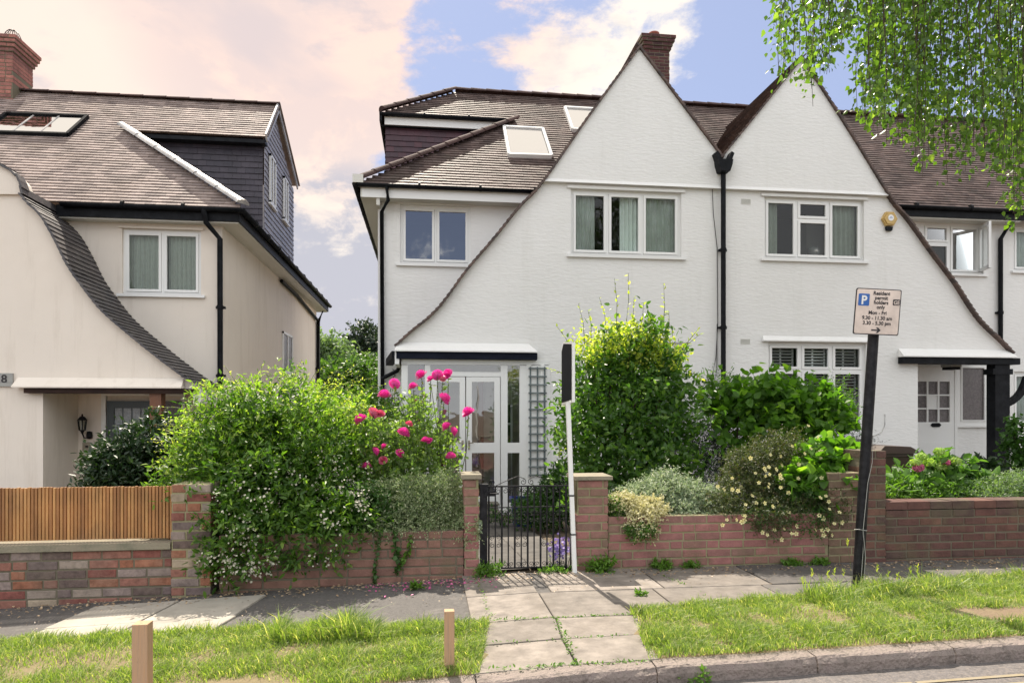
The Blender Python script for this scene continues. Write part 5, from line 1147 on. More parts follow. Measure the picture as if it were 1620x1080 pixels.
def B_(px, py, Y, rx, ry, rz): return (tuple(W(px, py, Y)), (rx, ry, rz))

# big white-flowered bush
t = thing('flowering_bush', 'huge rounded green bush speckled with tiny white flowers spilling over the brick wall', 'bush', (-1.0, 6.4, pz(-1)))
bl = [B_(445,725,6.75,.80,.6,.66), B_(345,765,6.35,.42,.42,.40), B_(515,740,6.5,.42,.45,.48), B_(400,680,6.6,.4,.4,.32), B_(430,790,6.1,.66,.38,.45), B_(360,840,5.72,.20,.13,.28), B_(478,850,5.74,.30,.14,.22), B_(545,820,5.85,.25,.2,.2), B_(345,897,5.70,.09,.07,.10), B_(395,868,5.70,.16,.09,.2)]
foliage('foliage', bl, 4700, 7, .058, LM['jas'], t, 11, slen=.17, shell=.36, up=.30, wr=.38, rough=.5, fq=8, clipz=-.05)
rng = np.random.default_rng(5)
P, d, rad = sample_blobs(bl, 6000, rng, .12, .3, 7); keep = (lump(P, 8, .4) > -.02) & (d[:,1] < .45) & (P[:,2] < .55+.5*rng.random(len(P))+.35*(P[:,0]+1)); P, d = P[keep], d[keep]; P = P+d*.03+np.array([0,-.03,0])
pp = np.repeat(P[:900], 3, 0)+rng.normal(size=(min(900,len(P))*3,3))*.028
foliage('top_leaves', [B_(440,690,6.7,.78,.6,.58), B_(345,730,6.4,.40,.4,.38), B_(510,695,6.55,.42,.45,.42)], 1150, 6, .048, LM['top2'], t, 17, slen=.15, shell=.10, up=.9, wr=.36, rough=.28, fq=7, clipz=.62)  # brighter top layer: sunlight painted as leaf colour
blossom('blossom', pp, rng.normal(size=pp.shape)*.5+[0,-.8,.4], .0095, FM['white'], t, 5, 'stuff', 3)
sh = []
rr = random.Random(12)
for i in range(46):
    px, py = rr.choice([(rr.uniform(500,565), rr.uniform(625,670)), (rr.uniform(340,560), rr.uniform(605,640)), (rr.uniform(280,330), rr.uniform(680,760))])
    o = W(px, py, rr.uniform(6.2,6.8)); dx = (px-430)/160; l = rr.uniform(.15,.4); dv = Vector((dx*.9, rr.uniform(-.3,.3), .75-abs(dx)*.35)).normalized()
    sh.append([o, o+dv*l*.5, o+dv*l+Vector((dx*.05,0,-.04))])
for i in range(9):
    py = 640+i*18; o = W(325, py+16, 6.3); e = W(rr.uniform(225,262), py+rr.uniform(-12,6), 6.2); sh.append([o, o.lerp(e,.5)+Vector((0,0,.03)), e])
shoots('shoots', sh, LM['top'], t, .024, 16, 13, wr=.4)  # yellow of these shoots stands for sun on the bush
stems(t, (-1.0, 6.3, -.15), [W(px, py, 6.5) for px, py in ((330,700),(380,650),(430,640),(480,650),(540,700),(400,760),(500,760))], .012, seed=2)
# rose bush with its roses
t = thing('rose_bush', 'tall rose bush with large magenta blooms in front of the porch', 'bush', (.1, 6.6, 0))
bl = [B_(655,700,6.7,.28,.22,.26), B_(620,720,6.55,.26,.22,.20), B_(690,712,6.6,.18,.18,.24), B_(660,655,6.7,.12,.12,.14), B_(590,690,6.6,.18,.2,.12), B_(640,765,6.45,.46,.25,.22)]
foliage('foliage', bl, 950, 6, .044, LM['rose'], t, 21, slen=.16, shell=.42, up=.4, wr=.62, rough=.25)
RS = [(624,607,1,'r'),(608,626,1.2,'r'),(667,594,1.15,'r'),(681,600,.7,'r'),(692,593,1.0,'r'),(709,592,1.0,'r'),(654,612,.9,'r'),(702,631,1.2,'r'),(741,653,1.15,'r'),(571,664,1.15,'r'),(590,653,1,'o'),(602,655,.8,'o'),(638,685,1.1,'r'),(680,697,.6,'r'),(707,675,.95,'r'),(716,682,.9,'r'),(647,671,.7,'o'),(608,706,.6,'r'),(593,714,.8,'r'),(632,717,.8,'r'),(580,738,.9,'r'),(673,697,.8,'r'),(713,722,.9,'r'),(606,728,.8,'o'),(700,600,.6,'o')]
def rose_mesh(mt, seed):
    rng = random.Random(seed); vs = []; fs = []; rings = [(.08,1.25,4),(.2,1.25,5),(.32,1.15,6),(.44,.9,6),(.52,.55,7),(.55,.15,8)]
    for ri, (r, h, n) in enumerate(rings):
        for k in range(n):
            th = 2*math.pi*(k+rng.random()*.3)/n + ri; wd_ = 2*math.pi/n*.72; b = len(vs); K = 4; J = 3
            for j in range(J+1):
                tt = j/J
                for i in range(K+1):
                    a = th+(i/K-.5)*wd_*1.7*(.5+.5*math.sin(math.pi*(.25+tt*.5))); rr_ = (.08+(r+.10*tt**2*(1+ri*.5))*tt**.6)*(1+.10*math.sin(i*3+k)); z = -.3+(h+.25)*tt*(1-.25*tt*(ri/4)) + .08*math.cos(i*2.2+k)
                    vs.append((rr_*math.cos(a), rr_*math.sin(a), z*.72))
            for j in range(J):
                for i in range(K): fs.append((b+j*(K+1)+i, b+j*(K+1)+i+1, b+(j+1)*(K+1)+i+1, b+(j+1)*(K+1)+i))
    me = bpy.data.meshes.new('rose'); me.from_pydata(vs, [], fs); me.materials.append(mt); me.polygons.foreach_set('use_smooth', [True]*len(fs)); return me
rm = [rose_mesh(FM['rose'], 1), rose_mesh(FM['rose'], 2), rose_mesh(FM['roseold'], 3)]
stp = []
for i, (px, py, s, k) in enumerate(RS):
    p = W(px, py, 6.30 if py > 640 else 6.5); o = bpy.data.objects.new('rose', rm[2] if k == 'o' else rm[i % 2]); link(o, t, p)
    sc_ = .057*s; o.scale = (sc_, sc_, sc_); o.rotation_euler = (R(35+rr.uniform(-35,35)), R(rr.uniform(-35,35)), rr.uniform(0,6)); stp.append(p-Vector((0,0,.02)))
mb = MB()
for p in stp: b = Vector((.12+(p.x-.1)*.45, 6.62, .45)); md = b.lerp(p,.55)+Vector((rr.uniform(-.05,.05),0,.05)); mb.tube([b, md, p], [.006,.004,.003], 5)
mb.build('stems', M['stem'], t)
shoots('stem_leaves', [[p+Vector((-.01,.02,-.22)), p+Vector((0,.01,-.1)), p+Vector((0,0,-.02))] for p in stp], LM['rose'], t, .042, 6, 24, .6)
# variegated bush by the gate
t = thing('variegated_bush', 'dense bush of tiny grey-green variegated leaves left of the gate', 'bush', (.0, 6.1, 0))
bl = [B_(660,795,6.15,.42,.25,.24), B_(620,800,6.1,.3,.25,.22), B_(705,790,6.1,.24,.22,.25), B_(740,835,5.85,.10,.12,.10), B_(640,830,5.95,.48,.2,.10)]
foliage('foliage', bl, 6500, 7, .0165, LM['var'], t, 31, slen=.09, shell=.3, up=.3, wr=.5, rough=.25, fq=9)
foliage('foliage', [B_(590,815,6.0,.22,.2,.22), B_(570,800,6.05,.2,.2,.2)], 900, 6, .034, LM['ivy'], t, 32, slen=.1, shell=.4)
shoots('trailing_shoots', [[W(752,825,5.74), W(758,835,5.70), W(759,843,5.70)], [W(750,822,5.74), W(763,826,5.68), W(762,838,5.68)]], LM['pale'], t, .03, 9, 3, .7)
stems(t, (.0, 6.1, -.02), [W(px, 790, 6.1) for px in (610, 650, 690, 720)], .008)
# ivy on the wall
def ivy(pts, m, label, sz=.04, seed=0):
    o = thing('trailing_ivy', label, 'climbing plant', (pts[0].x, pts[0].y, pts[0].z)); pl_ = pts
    shoots('foliage', [pl_, [p+Vector((.012,0.004,0)) for p in pl_]], m, o, sz, 26, seed, .85)
ivy([W(599,838,5.765), W(596,870,5.755), W(592,900,5.757), W(591,923,5.76)], LM['ivy'], 'thin dark ivy strand hanging down the dusty brick wall beside the bush', .032, 1)
ivy([W(625,838,5.765), W(624,865,5.755), W(628,885,5.757), W(628,906,5.76)], LM['ivy'], 'thicker dark ivy strand hanging on the brick wall', .04, 2)
ivy([W(648,845,5.762), W(646,870,5.755), W(640,880,5.755), W(633,895,5.757)], LM['weed'], 'bright lime sprig against the brick wall beside the thicker ivy strand', .034, 3)
# dark shrub in the left garden
t = thing('evergreen_shrub', 'dark glossy evergreen shrub behind the slatted fence', 'shrub', (-3.4, 7.8, -.4))
foliage('foliage', [B_(215,740,7.6,.42,.35,.40), B_(255,715,7.8,.4,.35,.34), B_(185,765,7.5,.28,.3,.3), B_(290,740,7.7,.4,.3,.5)], 2600, 6, .062, LM['dark'], t, 41, slen=.16, shell=.35, up=.5, wr=.42, rough=.3)
stems(t, (-3.2, 7.7, gz(-3.2,7.7)), [W(px, py, 7.7) for px, py in ((180,740),(215,700),(250,690),(285,710))], .012)
t = thing('low_hedge', 'loose pale green hedge in the gap between the two houses', 'hedge', (-1.4, 11.5, -.7))
foliage('foliage', [B_(575,690,11.0,.7,.5,.7), B_(530,690,11.6,.7,.5,.55), B_(610,700,10.2,.4,.4,.5)], 2600, 6, .07, LM['jas'], t, 42, slen=.2, shell=.35, up=.5, wr=.4)
stems(t, (-1.4, 11.3, -.8), [W(px, py, 11.2) for px, py in ((530,680),(560,660),(590,670))], .012)
# tall central shrub
t = thing('tall_shrub', 'tall leafy shrub with yellow-green shoots in front of the white house wall', 'shrub', (1.9, 7.9, -.15))
bl = [B_(1000,650,8.0,.54,.5,.62), B_(940,605,8.0,.28,.3,.24), B_(1055,600,8.0,.28,.3,.28), B_(990,565,8.0,.30,.3,.28), B_(1030,545,8.0,.16,.2,.2), B_(935,700,7.7,.36,.4,.32), B_(1058,690,7.8,.36,.4,.40), B_(915,650,7.9,.2,.25,.16), B_(1000,760,7.6,.7,.45,.4)]
foliage('foliage', bl, 2150, 6, .076, LM['shrub'], t, 51, slen=.30, shell=.48, up=.4, wr=.52, rough=.6, fq=8, clipz=-.1)
foliage('top_leaves', [B_(990,550,7.95,.40,.35,.26), B_(940,560,7.95,.30,.3,.18), B_(1045,570,7.9,.30,.3,.22)], 330, 6, .052, LM['top'], t, 52, slen=.2, shell=.3, up=1.3, wr=.5, out=.5)  # yellow top layer, the shrub's lit top put into leaf colour
sh = []
for px0, py0, px1, py1 in ((990,520,994,432),(995,530,1003,470),(975,520,972,440),(1048,530,1050,448),(1055,540,1058,492),(925,545,915,480),(905,560,880,515),(935,540,930,490),(1080,550,1105,520),(1070,560,1108,528),(960,530,948,470),(1010,530,1018,480),(900,600,868,583),(905,640,885,640),(1090,590,1110,600),(900,700,882,720),(1020,540,1030,500)):
    o, e = W(px0, py0, 7.9), W(px1, py1, 7.85); sh.append([o, o.lerp(e,.5)+Vector((.02,0,.02)), e])
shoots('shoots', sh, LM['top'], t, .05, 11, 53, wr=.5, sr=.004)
stems(t, (1.95, 7.9, gz(2,7.9)-.05), [W(px, py, 7.9) for px, py in ((940,580),(970,560),(1000,540),(1030,560),(1060,590),(960,660),(1040,660))], .016, seed=5)
# yew
t = thing('conifer_shrub', 'dark bluish conifer shrub between the tall shrub and the lime-leaved vine', 'shrub', (3.1, 8.6, -.2))
foliage('foliage', [B_(1110,690,8.5,.42,.4,.55), B_(1150,700,8.6,.5,.4,.45), B_(1130,740,8.3,.55,.4,.4), B_(1080,740,8.3,.3,.4,.4), B_(1250,690,8.6,.6,.4,.4), B_(1330,700,8.6,.35,.3,.3)], 4200, 8, .032, LM['yew'], t, 61, slen=.16, shell=.35, up=.5, wr=.22, clipz=-.1, rough=.3)
stems(t, (3.2, 8.5, gz(3.2,8.5)-.05), [W(px, py, 8.5) for px, py in ((1100,670),(1150,680),(1230,680))], .014)
# lime vine
t = thing('vine_bush', 'broad bush of large bright lime vine leaves below the white house wall', 'bush', (3.7, 8.0, -.1))
foliage('foliage', [B_(1210,635,8.0,.42,.3,.26), B_(1260,650,7.9,.45,.3,.28), B_(1165,640,8.1,.28,.25,.22), B_(1300,660,7.9,.3,.25,.22), B_(1230,690,7.9,.6,.3,.25)], 720, 5, .10, LM['vine'], t, 62, slen=.24, shell=.4, up=.5, wr=.8, spread=.8, rough=.45, fq=9)
foliage('fine_foliage', [B_(1290,640,8.1,.5,.25,.24), B_(1140,625,8.2,.35,.2,.2)], 600, 6, .04, LM['shrub'], t, 65, slen=.2, shell=.3, up=.6, wr=.3)
sh = []
for px0, py0, px1, py1 in ((1150,640,1142,578),(1200,620,1190,590),(1250,620,1255,585),(1170,630,1165,600),(1285,640,1284,600)):
    o, e = W(px0, py0, 8.0), W(px1, py1, 7.95); sh.append([o, o.lerp(e,.5)+Vector((.02,0,.02)), e])
shoots('shoots', sh, LM['vine'], t, .09, 6, 63, wr=.75, sr=.004)
stems(t, (3.7, 8.1, gz(3.7,8.1)-.05), [W(px, py, 8.0) for px, py in ((1170,630),(1210,620),(1260,640),(1300,650))], .014)
# pale shrub
t = thing('variegated_bush', 'low mound of small silvery variegated leaves on the red wall right of the gate pier', 'bush', (2.2, 6.1, .2))
foliage('foliage', [B_(1060,790,6.2,.30,.22,.20), B_(1100,795,6.15,.25,.2,.16), B_(1020,790,6.15,.24,.2,.15), B_(1055,765,6.3,.14,.12,.12), B_(985,805,6.05,.14,.15,.12), B_(1090,810,5.98,.3,.12,.09)], 4600, 7, .022, LM['pale'], t, 71, slen=.09, shell=.32, up=.4, wr=.5, rough=.3, fq=9)
shoots('shoots', [[W(1060,760,6.25), W(1058,735,6.25), W(1052,722,6.25)], [W(1120,775,6.2), W(1122,755,6.2)], [W(1010,780,6.2), W(1003,765,6.2)]], LM['pale'], t, .028, 10, 72)
foliage('cream_leaves', [B_(1000,800,5.90,.15,.12,.09), B_(1018,822,5.74,.12,.07,.11), B_(985,795,5.9,.12,.1,.08), B_(1035,800,5.82,.10,.08,.07)], 900, 7, .022, LM['cream'], t, 73, slen=.07, shell=.3, up=.2, wr=.5)
foliage('low_foliage', [B_(972,805,5.9,.06,.1,.09), B_(1015,838,5.72,.12,.06,.05)], 420, 6, .022, LM['shrub'], t, 74, slen=.06, shell=.3)
stems(t, (2.1, 6.15, .1), [W(px, py, 6.15) for px, py in ((1000,790),(1040,780),(1080,785))], .006)
# potentilla with its flowers
t = thing('yellow_flower_bush', 'spreading bush dotted with pale yellow flowers hanging over the red wall', 'bush', (2.9, 6.1, .2))
bl = [B_(1205,745,6.25,.32,.25,.28), B_(1240,720,6.3,.25,.22,.22), B_(1180,780,6.1,.28,.22,.2), B_(1240,790,6.05,.36,.22,.22), B_(1215,815,5.83,.30,.14,.13), B_(1140,800,5.95,.16,.15,.12), B_(1290,810,5.88,.16,.12,.13), B_(1318,800,5.84,.13,.10,.14), B_(1175,740,6.2,.15,.15,.16)]
foliage('foliage', bl, 7600, 7, .022, LM['pot'], t, 81, slen=.10, shell=.34, up=.35, wr=.36, rough=.32, fq=9)
foliage('green_foliage', [B_(1215,820,5.82,.26,.12,.09), B_(1285,825,5.8,.16,.1,.1), B_(1260,790,5.95,.25,.12,.16)], 900, 6, .022, LM['ivy'], t, 83, slen=.08, shell=.34, wr=.4)
rng = np.random.default_rng(8); P, d, rad = sample_blobs(bl, 1200, rng, .06, .3, 9); kp = (d[:,1] < -.25); P, d = P[kp]+d[kp]*.09+np.array([0,-.05,.01]), d[kp]
def flower_mesh():
    mb = MB(); vs = []; K = 5
    for k in range(K):
        a = 2*math.pi*k/K; c, s = math.cos(a), math.sin(a); px_, py_ = -s, c
        pt = lambda r, w_, z: (r*c+w_*px_, r*s+w_*py_, z)
        mb.add([pt(.1,0,0), pt(.55,-.36,.12), pt(.95,-.28,.2), pt(1.02,.0,.22), pt(.95,.28,.2), pt(.55,.36,.12)], [(0,1,2,3),(0,3,4,5)], 0)
    mb.lathe((0,0,.03), [(.0,.12),(.12,.10),(.18,.0)], 7, 1)
    me = bpy.data.meshes.new('flower'); me.from_pydata(mb.v, [], mb.f); me.materials.append(FM['yellow']); me.materials.append(M['yolk']); me.polygons.foreach_set('material_index', mb.m); return me
fmsh = flower_mesh()
extra = [W(px, py, 5.70) for px, py in ((1320,828),(1332,826),(1316,846),(1303,846),(1296,815),(1328,810),(1302,820),(1290,838),(1206,842),(1150,822),(1165,822),(1240,836),(1260,832),(1143,830),(1225,838),(1312,805))]
pts = [Vector(p) for p in P[:79]]
for i, p in enumerate(extra+pts):
    o = bpy.data.objects.new('flower', fmsh); link(o, t, p); s = rr.uniform(.015,.023); o.scale = (s,s,s)
    o.rotation_euler = (R(rr.uniform(40,95)), R(rr.uniform(-30,30)), rr.uniform(-.5,.5))
shoots('shoots', [[W(1290,815,5.8), W(1305,830,5.72), W(1318,845,5.70)], [W(1300,800,5.8), W(1320,812,5.72), W(1330,825,5.70)], [W(1200,820,5.8), W(1204,835,5.73), W(1206,842,5.72)], [W(1150,800,5.9), W(1150,815,5.74), W(1148,825,5.73)]], LM['ivy'], t, .02, 18, 84)
stems(t, (2.9, 6.15, .1), [W(px, py, 6.15) for px, py in ((1180,760),(1220,720),(1250,760),(1280,800))], .006)
# grape leaves over the wall
t = thing('grape_vine', 'large-leaved green vine tumbling over the wall beside the yellow-flowered bush', 'vine', (3.7, 6.1, .5))
foliage('foliage', [B_(1290,740,6.15,.20,.16,.16), B_(1320,725,6.25,.20,.16,.13), B_(1285,775,6.0,.20,.14,.14), B_(1265,765,6.0,.13,.12,.12), B_(1315,760,5.95,.12,.1,.1), B_(1345,730,6.2,.12,.12,.08)], 300, 5, .095, LM['vine'], t, 91, slen=.12, shell=.35, up=.3, wr=.9, spread=.6)
foliage('top_leaves', [B_(1288,705,6.1,.07,.06,.06)], 6, 3, .085, LM['vine'], t, 92, slen=.1, up=.4, wr=.8)
foliage('dark_foliage', [B_(1285,765,6.12,.24,.12,.2)], 350, 5, .06, LM['ivy'], t, 93, slen=.1, shell=.4, wr=.6)
stems(t, (3.7, 6.2, .1), [W(px, py, 6.15) for px, py in ((1280,740),(1310,720),(1340,730))], .008)
# right-hand garden plants
t = thing('hydrangea', 'hydrangea with lime buds and pink heads behind the dark brown wall', 'shrub', (4.9, 6.6, .1))
foliage('foliage', [B_(1470,765,6.6,.30,.22,.22), B_(1500,760,6.6,.26,.2,.24), B_(1440,775,6.5,.25,.2,.16), B_(1530,775,6.6,.18,.2,.2)], 380, 5, .10, LM['hyd'], t, 94, slen=.14, shell=.4, up=.5, wr=.62)
foliage('low_foliage', [B_(1430,785,6.4,.25,.15,.12), B_(1480,790,6.3,.5,.12,.10)], 900, 6, .035, LM['weed'], t, 95, slen=.14, shell=.4, up=.7, wr=.35)
def head(px, py, Y, r, m, s): 
    rng = np.random.default_rng(s); d = rng.normal(size=(70,3)); d /= np.linalg.norm(d,axis=1)[:,None]; blossom('flower_head', np.array(W(px,py,Y))+d*r*[1,1,.7], d, .022, m, t, 4, None, s)
for i, (px, py, m) in enumerate(((1453,739,'dpink'),(1494,731,'dpink'),(1458,722,'lime'),(1486,714,'lime'),(1470,731,'lime'),(1488,738,'lime'),(1512,729,'lime'),(1527,774,'lime'),(1449,731,'lime'))): head(px, py, 6.42, .045, FM[m], i)
stems(t, (4.9, 6.6, .0), [W(px, py, 6.5) for px, py in ((1453,745),(1486,720),(1512,735),(1470,735))], .007, 'stem')
t = thing('strap_leaf_clump', 'clump of lime strap leaves in the corner by the weathered pier', 'plant', (4.3, 6.1, .3))
shoots('leaves', [[W(1400+i*3,800,6.1), W(1402+i*5,775,6.1), W(1405+i*9,762+i*4,6.1)] for i in range(5)], LM['weed'], t, .09, 5, 5, .3)
t = thing('silver_shrub', 'low grey-green shrub behind the dark wall at the right edge', 'shrub', (5.6, 6.3, .3))
foliage('foliage', [B_(1590,780,6.3,.26,.2,.15), B_(1560,788,6.2,.22,.16,.10), B_(1640,775,6.3,.3,.2,.17)], 1500, 7, .030, LM['sil'], t, 96, slen=.13, shell=.35, up=.7, wr=.35)
stems(t, (5.6, 6.3, .2), [W(px, py, 6.3) for px, py in ((1570,780),(1600,770),(1640,770))], .006, 'stem')
pq = W(1548, 775, 9.0); t = thing('potted_plant', 'dark leafy plant in a grey pot by the black porch post', 'plant', (pq.x, 9, gz(pq.x,9)))
MB().lathe((pq.x, 9.0, pq.z-.12), [(0,0),(.15,0),(.19,.25),(.21,.26),(.21,.30),(.17,.30),(.16,.24),(0,.24)], 18).build('pot', M['grey'], t)
foliage('foliage', [B_(1545,742,9,.24,.2,.12), B_(1565,748,9,.2,.2,.12)], 130, 5, .09, LM['dark'], t, 97, slen=.14, up=.6, wr=.55, shell=.4)
stems(t, (pq.x, 9, pq.z+.1), [W(1540,745,9), W(1560,745,9)], .006)
pq = W(1612, 700, 9.4); t = thing('climbing_plant', 'dark small-leaved plant at the right edge by the curved brace', 'plant', (pq.x, 9.4, gz(pq.x,9.4)))
foliage('foliage', [B_(1612,705,9.4,.18,.2,.3), B_(1605,680,9.4,.08,.1,.14), B_(1625,740,9.3,.25,.2,.35)], 220, 5, .08, LM['ivy'], t, 98, slen=.15, up=.4, wr=.7, shell=.45)
stems(t, (pq.x+.1, 9.4, gz(pq.x,9.4)-.02), [W(1605,690,9.4), W(1620,700,9.4)], .008)
# plants behind the gate
t = thing('garden_shrub', 'dark green leafy shrub beside the garden path seen through the gate', 'shrub', (1.6, 9.0, -.25))
foliage('foliage', [B_(870,800,9.2,.42,.4,.22), B_(895,775,9.3,.3,.35,.35), B_(845,812,9.0,.25,.3,.14), B_(790,820,9.6,.1,.1,.06)], 1300, 6, .05, LM['ivy'], t, 99, slen=.14, shell=.35, up=.5, wr=.5)
stems(t, (1.8, 9.2, gz(1.8,9.2)-.03), [W(870,800,9.2), W(895,780,9.3)], .01)
t = thing('purple_flowers', 'small clump of mauve flowers at the foot of the white board post', 'plant', (1.14, 5.95, 0))
shoots('leaves', [[(1.08+.03*i, 5.95, 0.0), (1.07+.035*i, 5.93, .08), (1.05+.045*i, 5.92, .15)] for i in range(7)], LM['sil'], t, .03, 10, 7, .3)
rng = np.random.default_rng(4); pp = rng.normal(size=(150,3))*[.055,.04,.05]+[1.15,5.92,.17]; blossom('flowers', pp, rng.normal(size=pp.shape)+[0,-1,.5], .014, FM['mauve'], t, 5, 'stuff')
# ------------------------------------------------------------------ birch overhanging the street
t = thing('birch_tree', 'weeping birch hanging its small leaves into the upper right of the view', 'tree', (5.9, 4.35, 0))
mb = MB(); tb = [(5.9,4.35,-.1),(5.86,4.38,1.5),(5.95,4.5,3.2),(5.9,4.7,5.0),(5.75,4.9,6.8),(5.7,5.0,8.2)]; mb.tube(tb, [.20,.17,.15,.12,.08,.03], 14); mb.build('trunk', M['bark'], t)
rr = random.Random(77); strands = []; boughs = MB()
for i in range(14):
    zz = 4.9+i*.2; s = Vector((5.88,4.7,zz)); Yt = 4.8+2.4*rr.random(); Xt = rr.uniform(2.4,6.8); e = Vector((Xt, Yt, zz+rr.uniform(.5,1.2))); md = s.lerp(e,.5)+Vector((0,0,.45)); boughs.tube([s, md, e, e+Vector(((Xt-5.8)*.12,0,-.25))], [.04,.028,.014,.006], 6)
boughs.build('bough', M['bark'], t)
def bot(px):                                     # how far the hanging twigs reach down, by where they hang
    for a, b, y in ((1205,1232,45),(1232,1252,120),(1252,1290,140),(1290,1312,125),(1312,1345,75),(1345,1362,215),(1362,1400,200),(1400,1440,225),(1440,1470,275),(1470,1500,285),(1500,1540,265),(1540,1575,255),(1575,1600,310),(1600,1700,350)):
        if a <= px < b: return y
    return 60
ST = [rr.uniform(1228,1340) for _ in range(36)] + [rr.uniform(1375,1470) for _ in range(44)] + [rr.uniform(1345,1400) for _ in range(9)] + [rr.uniform(1440,1700) for _ in range(112)] + [1290,1296,1285]
for i, px in enumerate(ST):
    Y = rr.uniform(4.7,7.0); y1 = bot(px)*rr.uniform(.62,1.04)+(25 if i >= len(ST)-3 else 0); y0 = -190; a = W(px+rr.uniform(-8,22), y0, Y); b = W(px, y1, Y); n = 7
    ph = rr.uniform(0,6); strands.append([a.lerp(b, k/n)+Vector((.05*math.sin(k*1.1+ph), .05*math.cos(k*.9+ph), 0)) for k in range(n+1)])
rng = np.random.default_rng(6); P = []; D = []; tw = MB()
for sn in strands:
    tw.tube(sn, [.0055-.0005*i for i in range(8)], 4, cap=False); Lg = (sn[0]-sn[-1]).length; nl = int(Lg/.0155)
    for j in range(nl):
        tt = j/nl*7; i = int(tt); p = sn[i].lerp(sn[min(i+1,7)], tt-i); dens = .5+.5*math.sin(tt*3.1+sn[0].x*4)
        if rng.random() > .22+.78*dens: continue
        off = rng.normal(size=3)*[.05,.05,.025]; P.append([p.x+off[0], p.y+off[1], p.z+off[2]]); D.append([rng.normal()*.5+off[0]*6, rng.normal()*.5+off[1]*6, -.8+rng.normal()*.4])
P = np.array(P); D = np.array(D); s = .049*(.65+.7*rng.random(len(P))); V_, q = leaves(P, D, rng.normal(size=P.shape)+[0,-.5,.2], s, s*.8, .2, (.3,.6)); npmesh('foliage', V_, q, LM['birch'], t)
tw.build('twigs', M['twig'], t)
# ------------------------------------------------------------------ distant trees between the houses
def tree(name, label, px, Y, ztop, rad_, m, n=2600, size=.3, seed=0, layers=False):
    c = W(px, 600, Y); zb = -.9; o = thing(name, label, 'tree', (c.x, Y, zb), 'trees behind the houses'); mb = MB(); h = ztop-zb
    mb.tube([(c.x,Y,zb-.1),(c.x+.1,Y,zb+h*.4),(c.x,Y,zb+h*.9)], [h*.035,h*.025,h*.008], 8); rr = random.Random(seed); bl = []
    for i in range(12):
        an = rr.uniform(0,6.28); q = rr.uniform(.2,.75)*rad_; zz = zb+h*(rr.uniform(.28,.86)); k = 1-.5*max(0,(zz-zb)/h-.5)
        p = Vector((c.x+q*math.cos(an)*k, Y+q*math.sin(an)*k, zz)); bl.append((tuple(p), (rad_*.42, rad_*.42, h*(.05 if layers else .15)))); mb.tube([(c.x,Y,zz-h*.15), p], [h*.012,h*.004], 5)
    bl.append(((c.x,Y,ztop-h*.15), (rad_*.35, rad_*.35, h*.15))); mb.build('trunk', M['bark'], o)
    foliage('crown', bl, n, 6, size, m, o, seed, slen=size*2.5, shell=.35, up=.3, wr=.6, rough=.3)
tree('garden_tree', 'dark rounded tree filling the gap between the two houses', 540, 26, 3.2, 2.2, LM['tree'], 4200, .17, 3)
tree('garden_tree', 'bushy green tree against the white house corner beside the downpipe', 590, 30, 3.6, 2.4, LM['tree'], 4200, .17, 4)
tree('cedar_tree', 'flat-topped dark conifer standing highest beyond the gap between the houses', 578, 48, 7.3, 3.2, LM['cedar'], 3000, .26, 5, True)
tree('garden_tree', 'pale feathery treetop beyond the gap beside the cream house', 520, 44, 6.2, 2.6, LM['sil'], 2400, .26, 6)
tree('garden_tree', 'low spreading tree behind the hedge in the gap between the houses', 560, 20, 1.7, 2.4, LM['tree'], 3600, .14, 8)
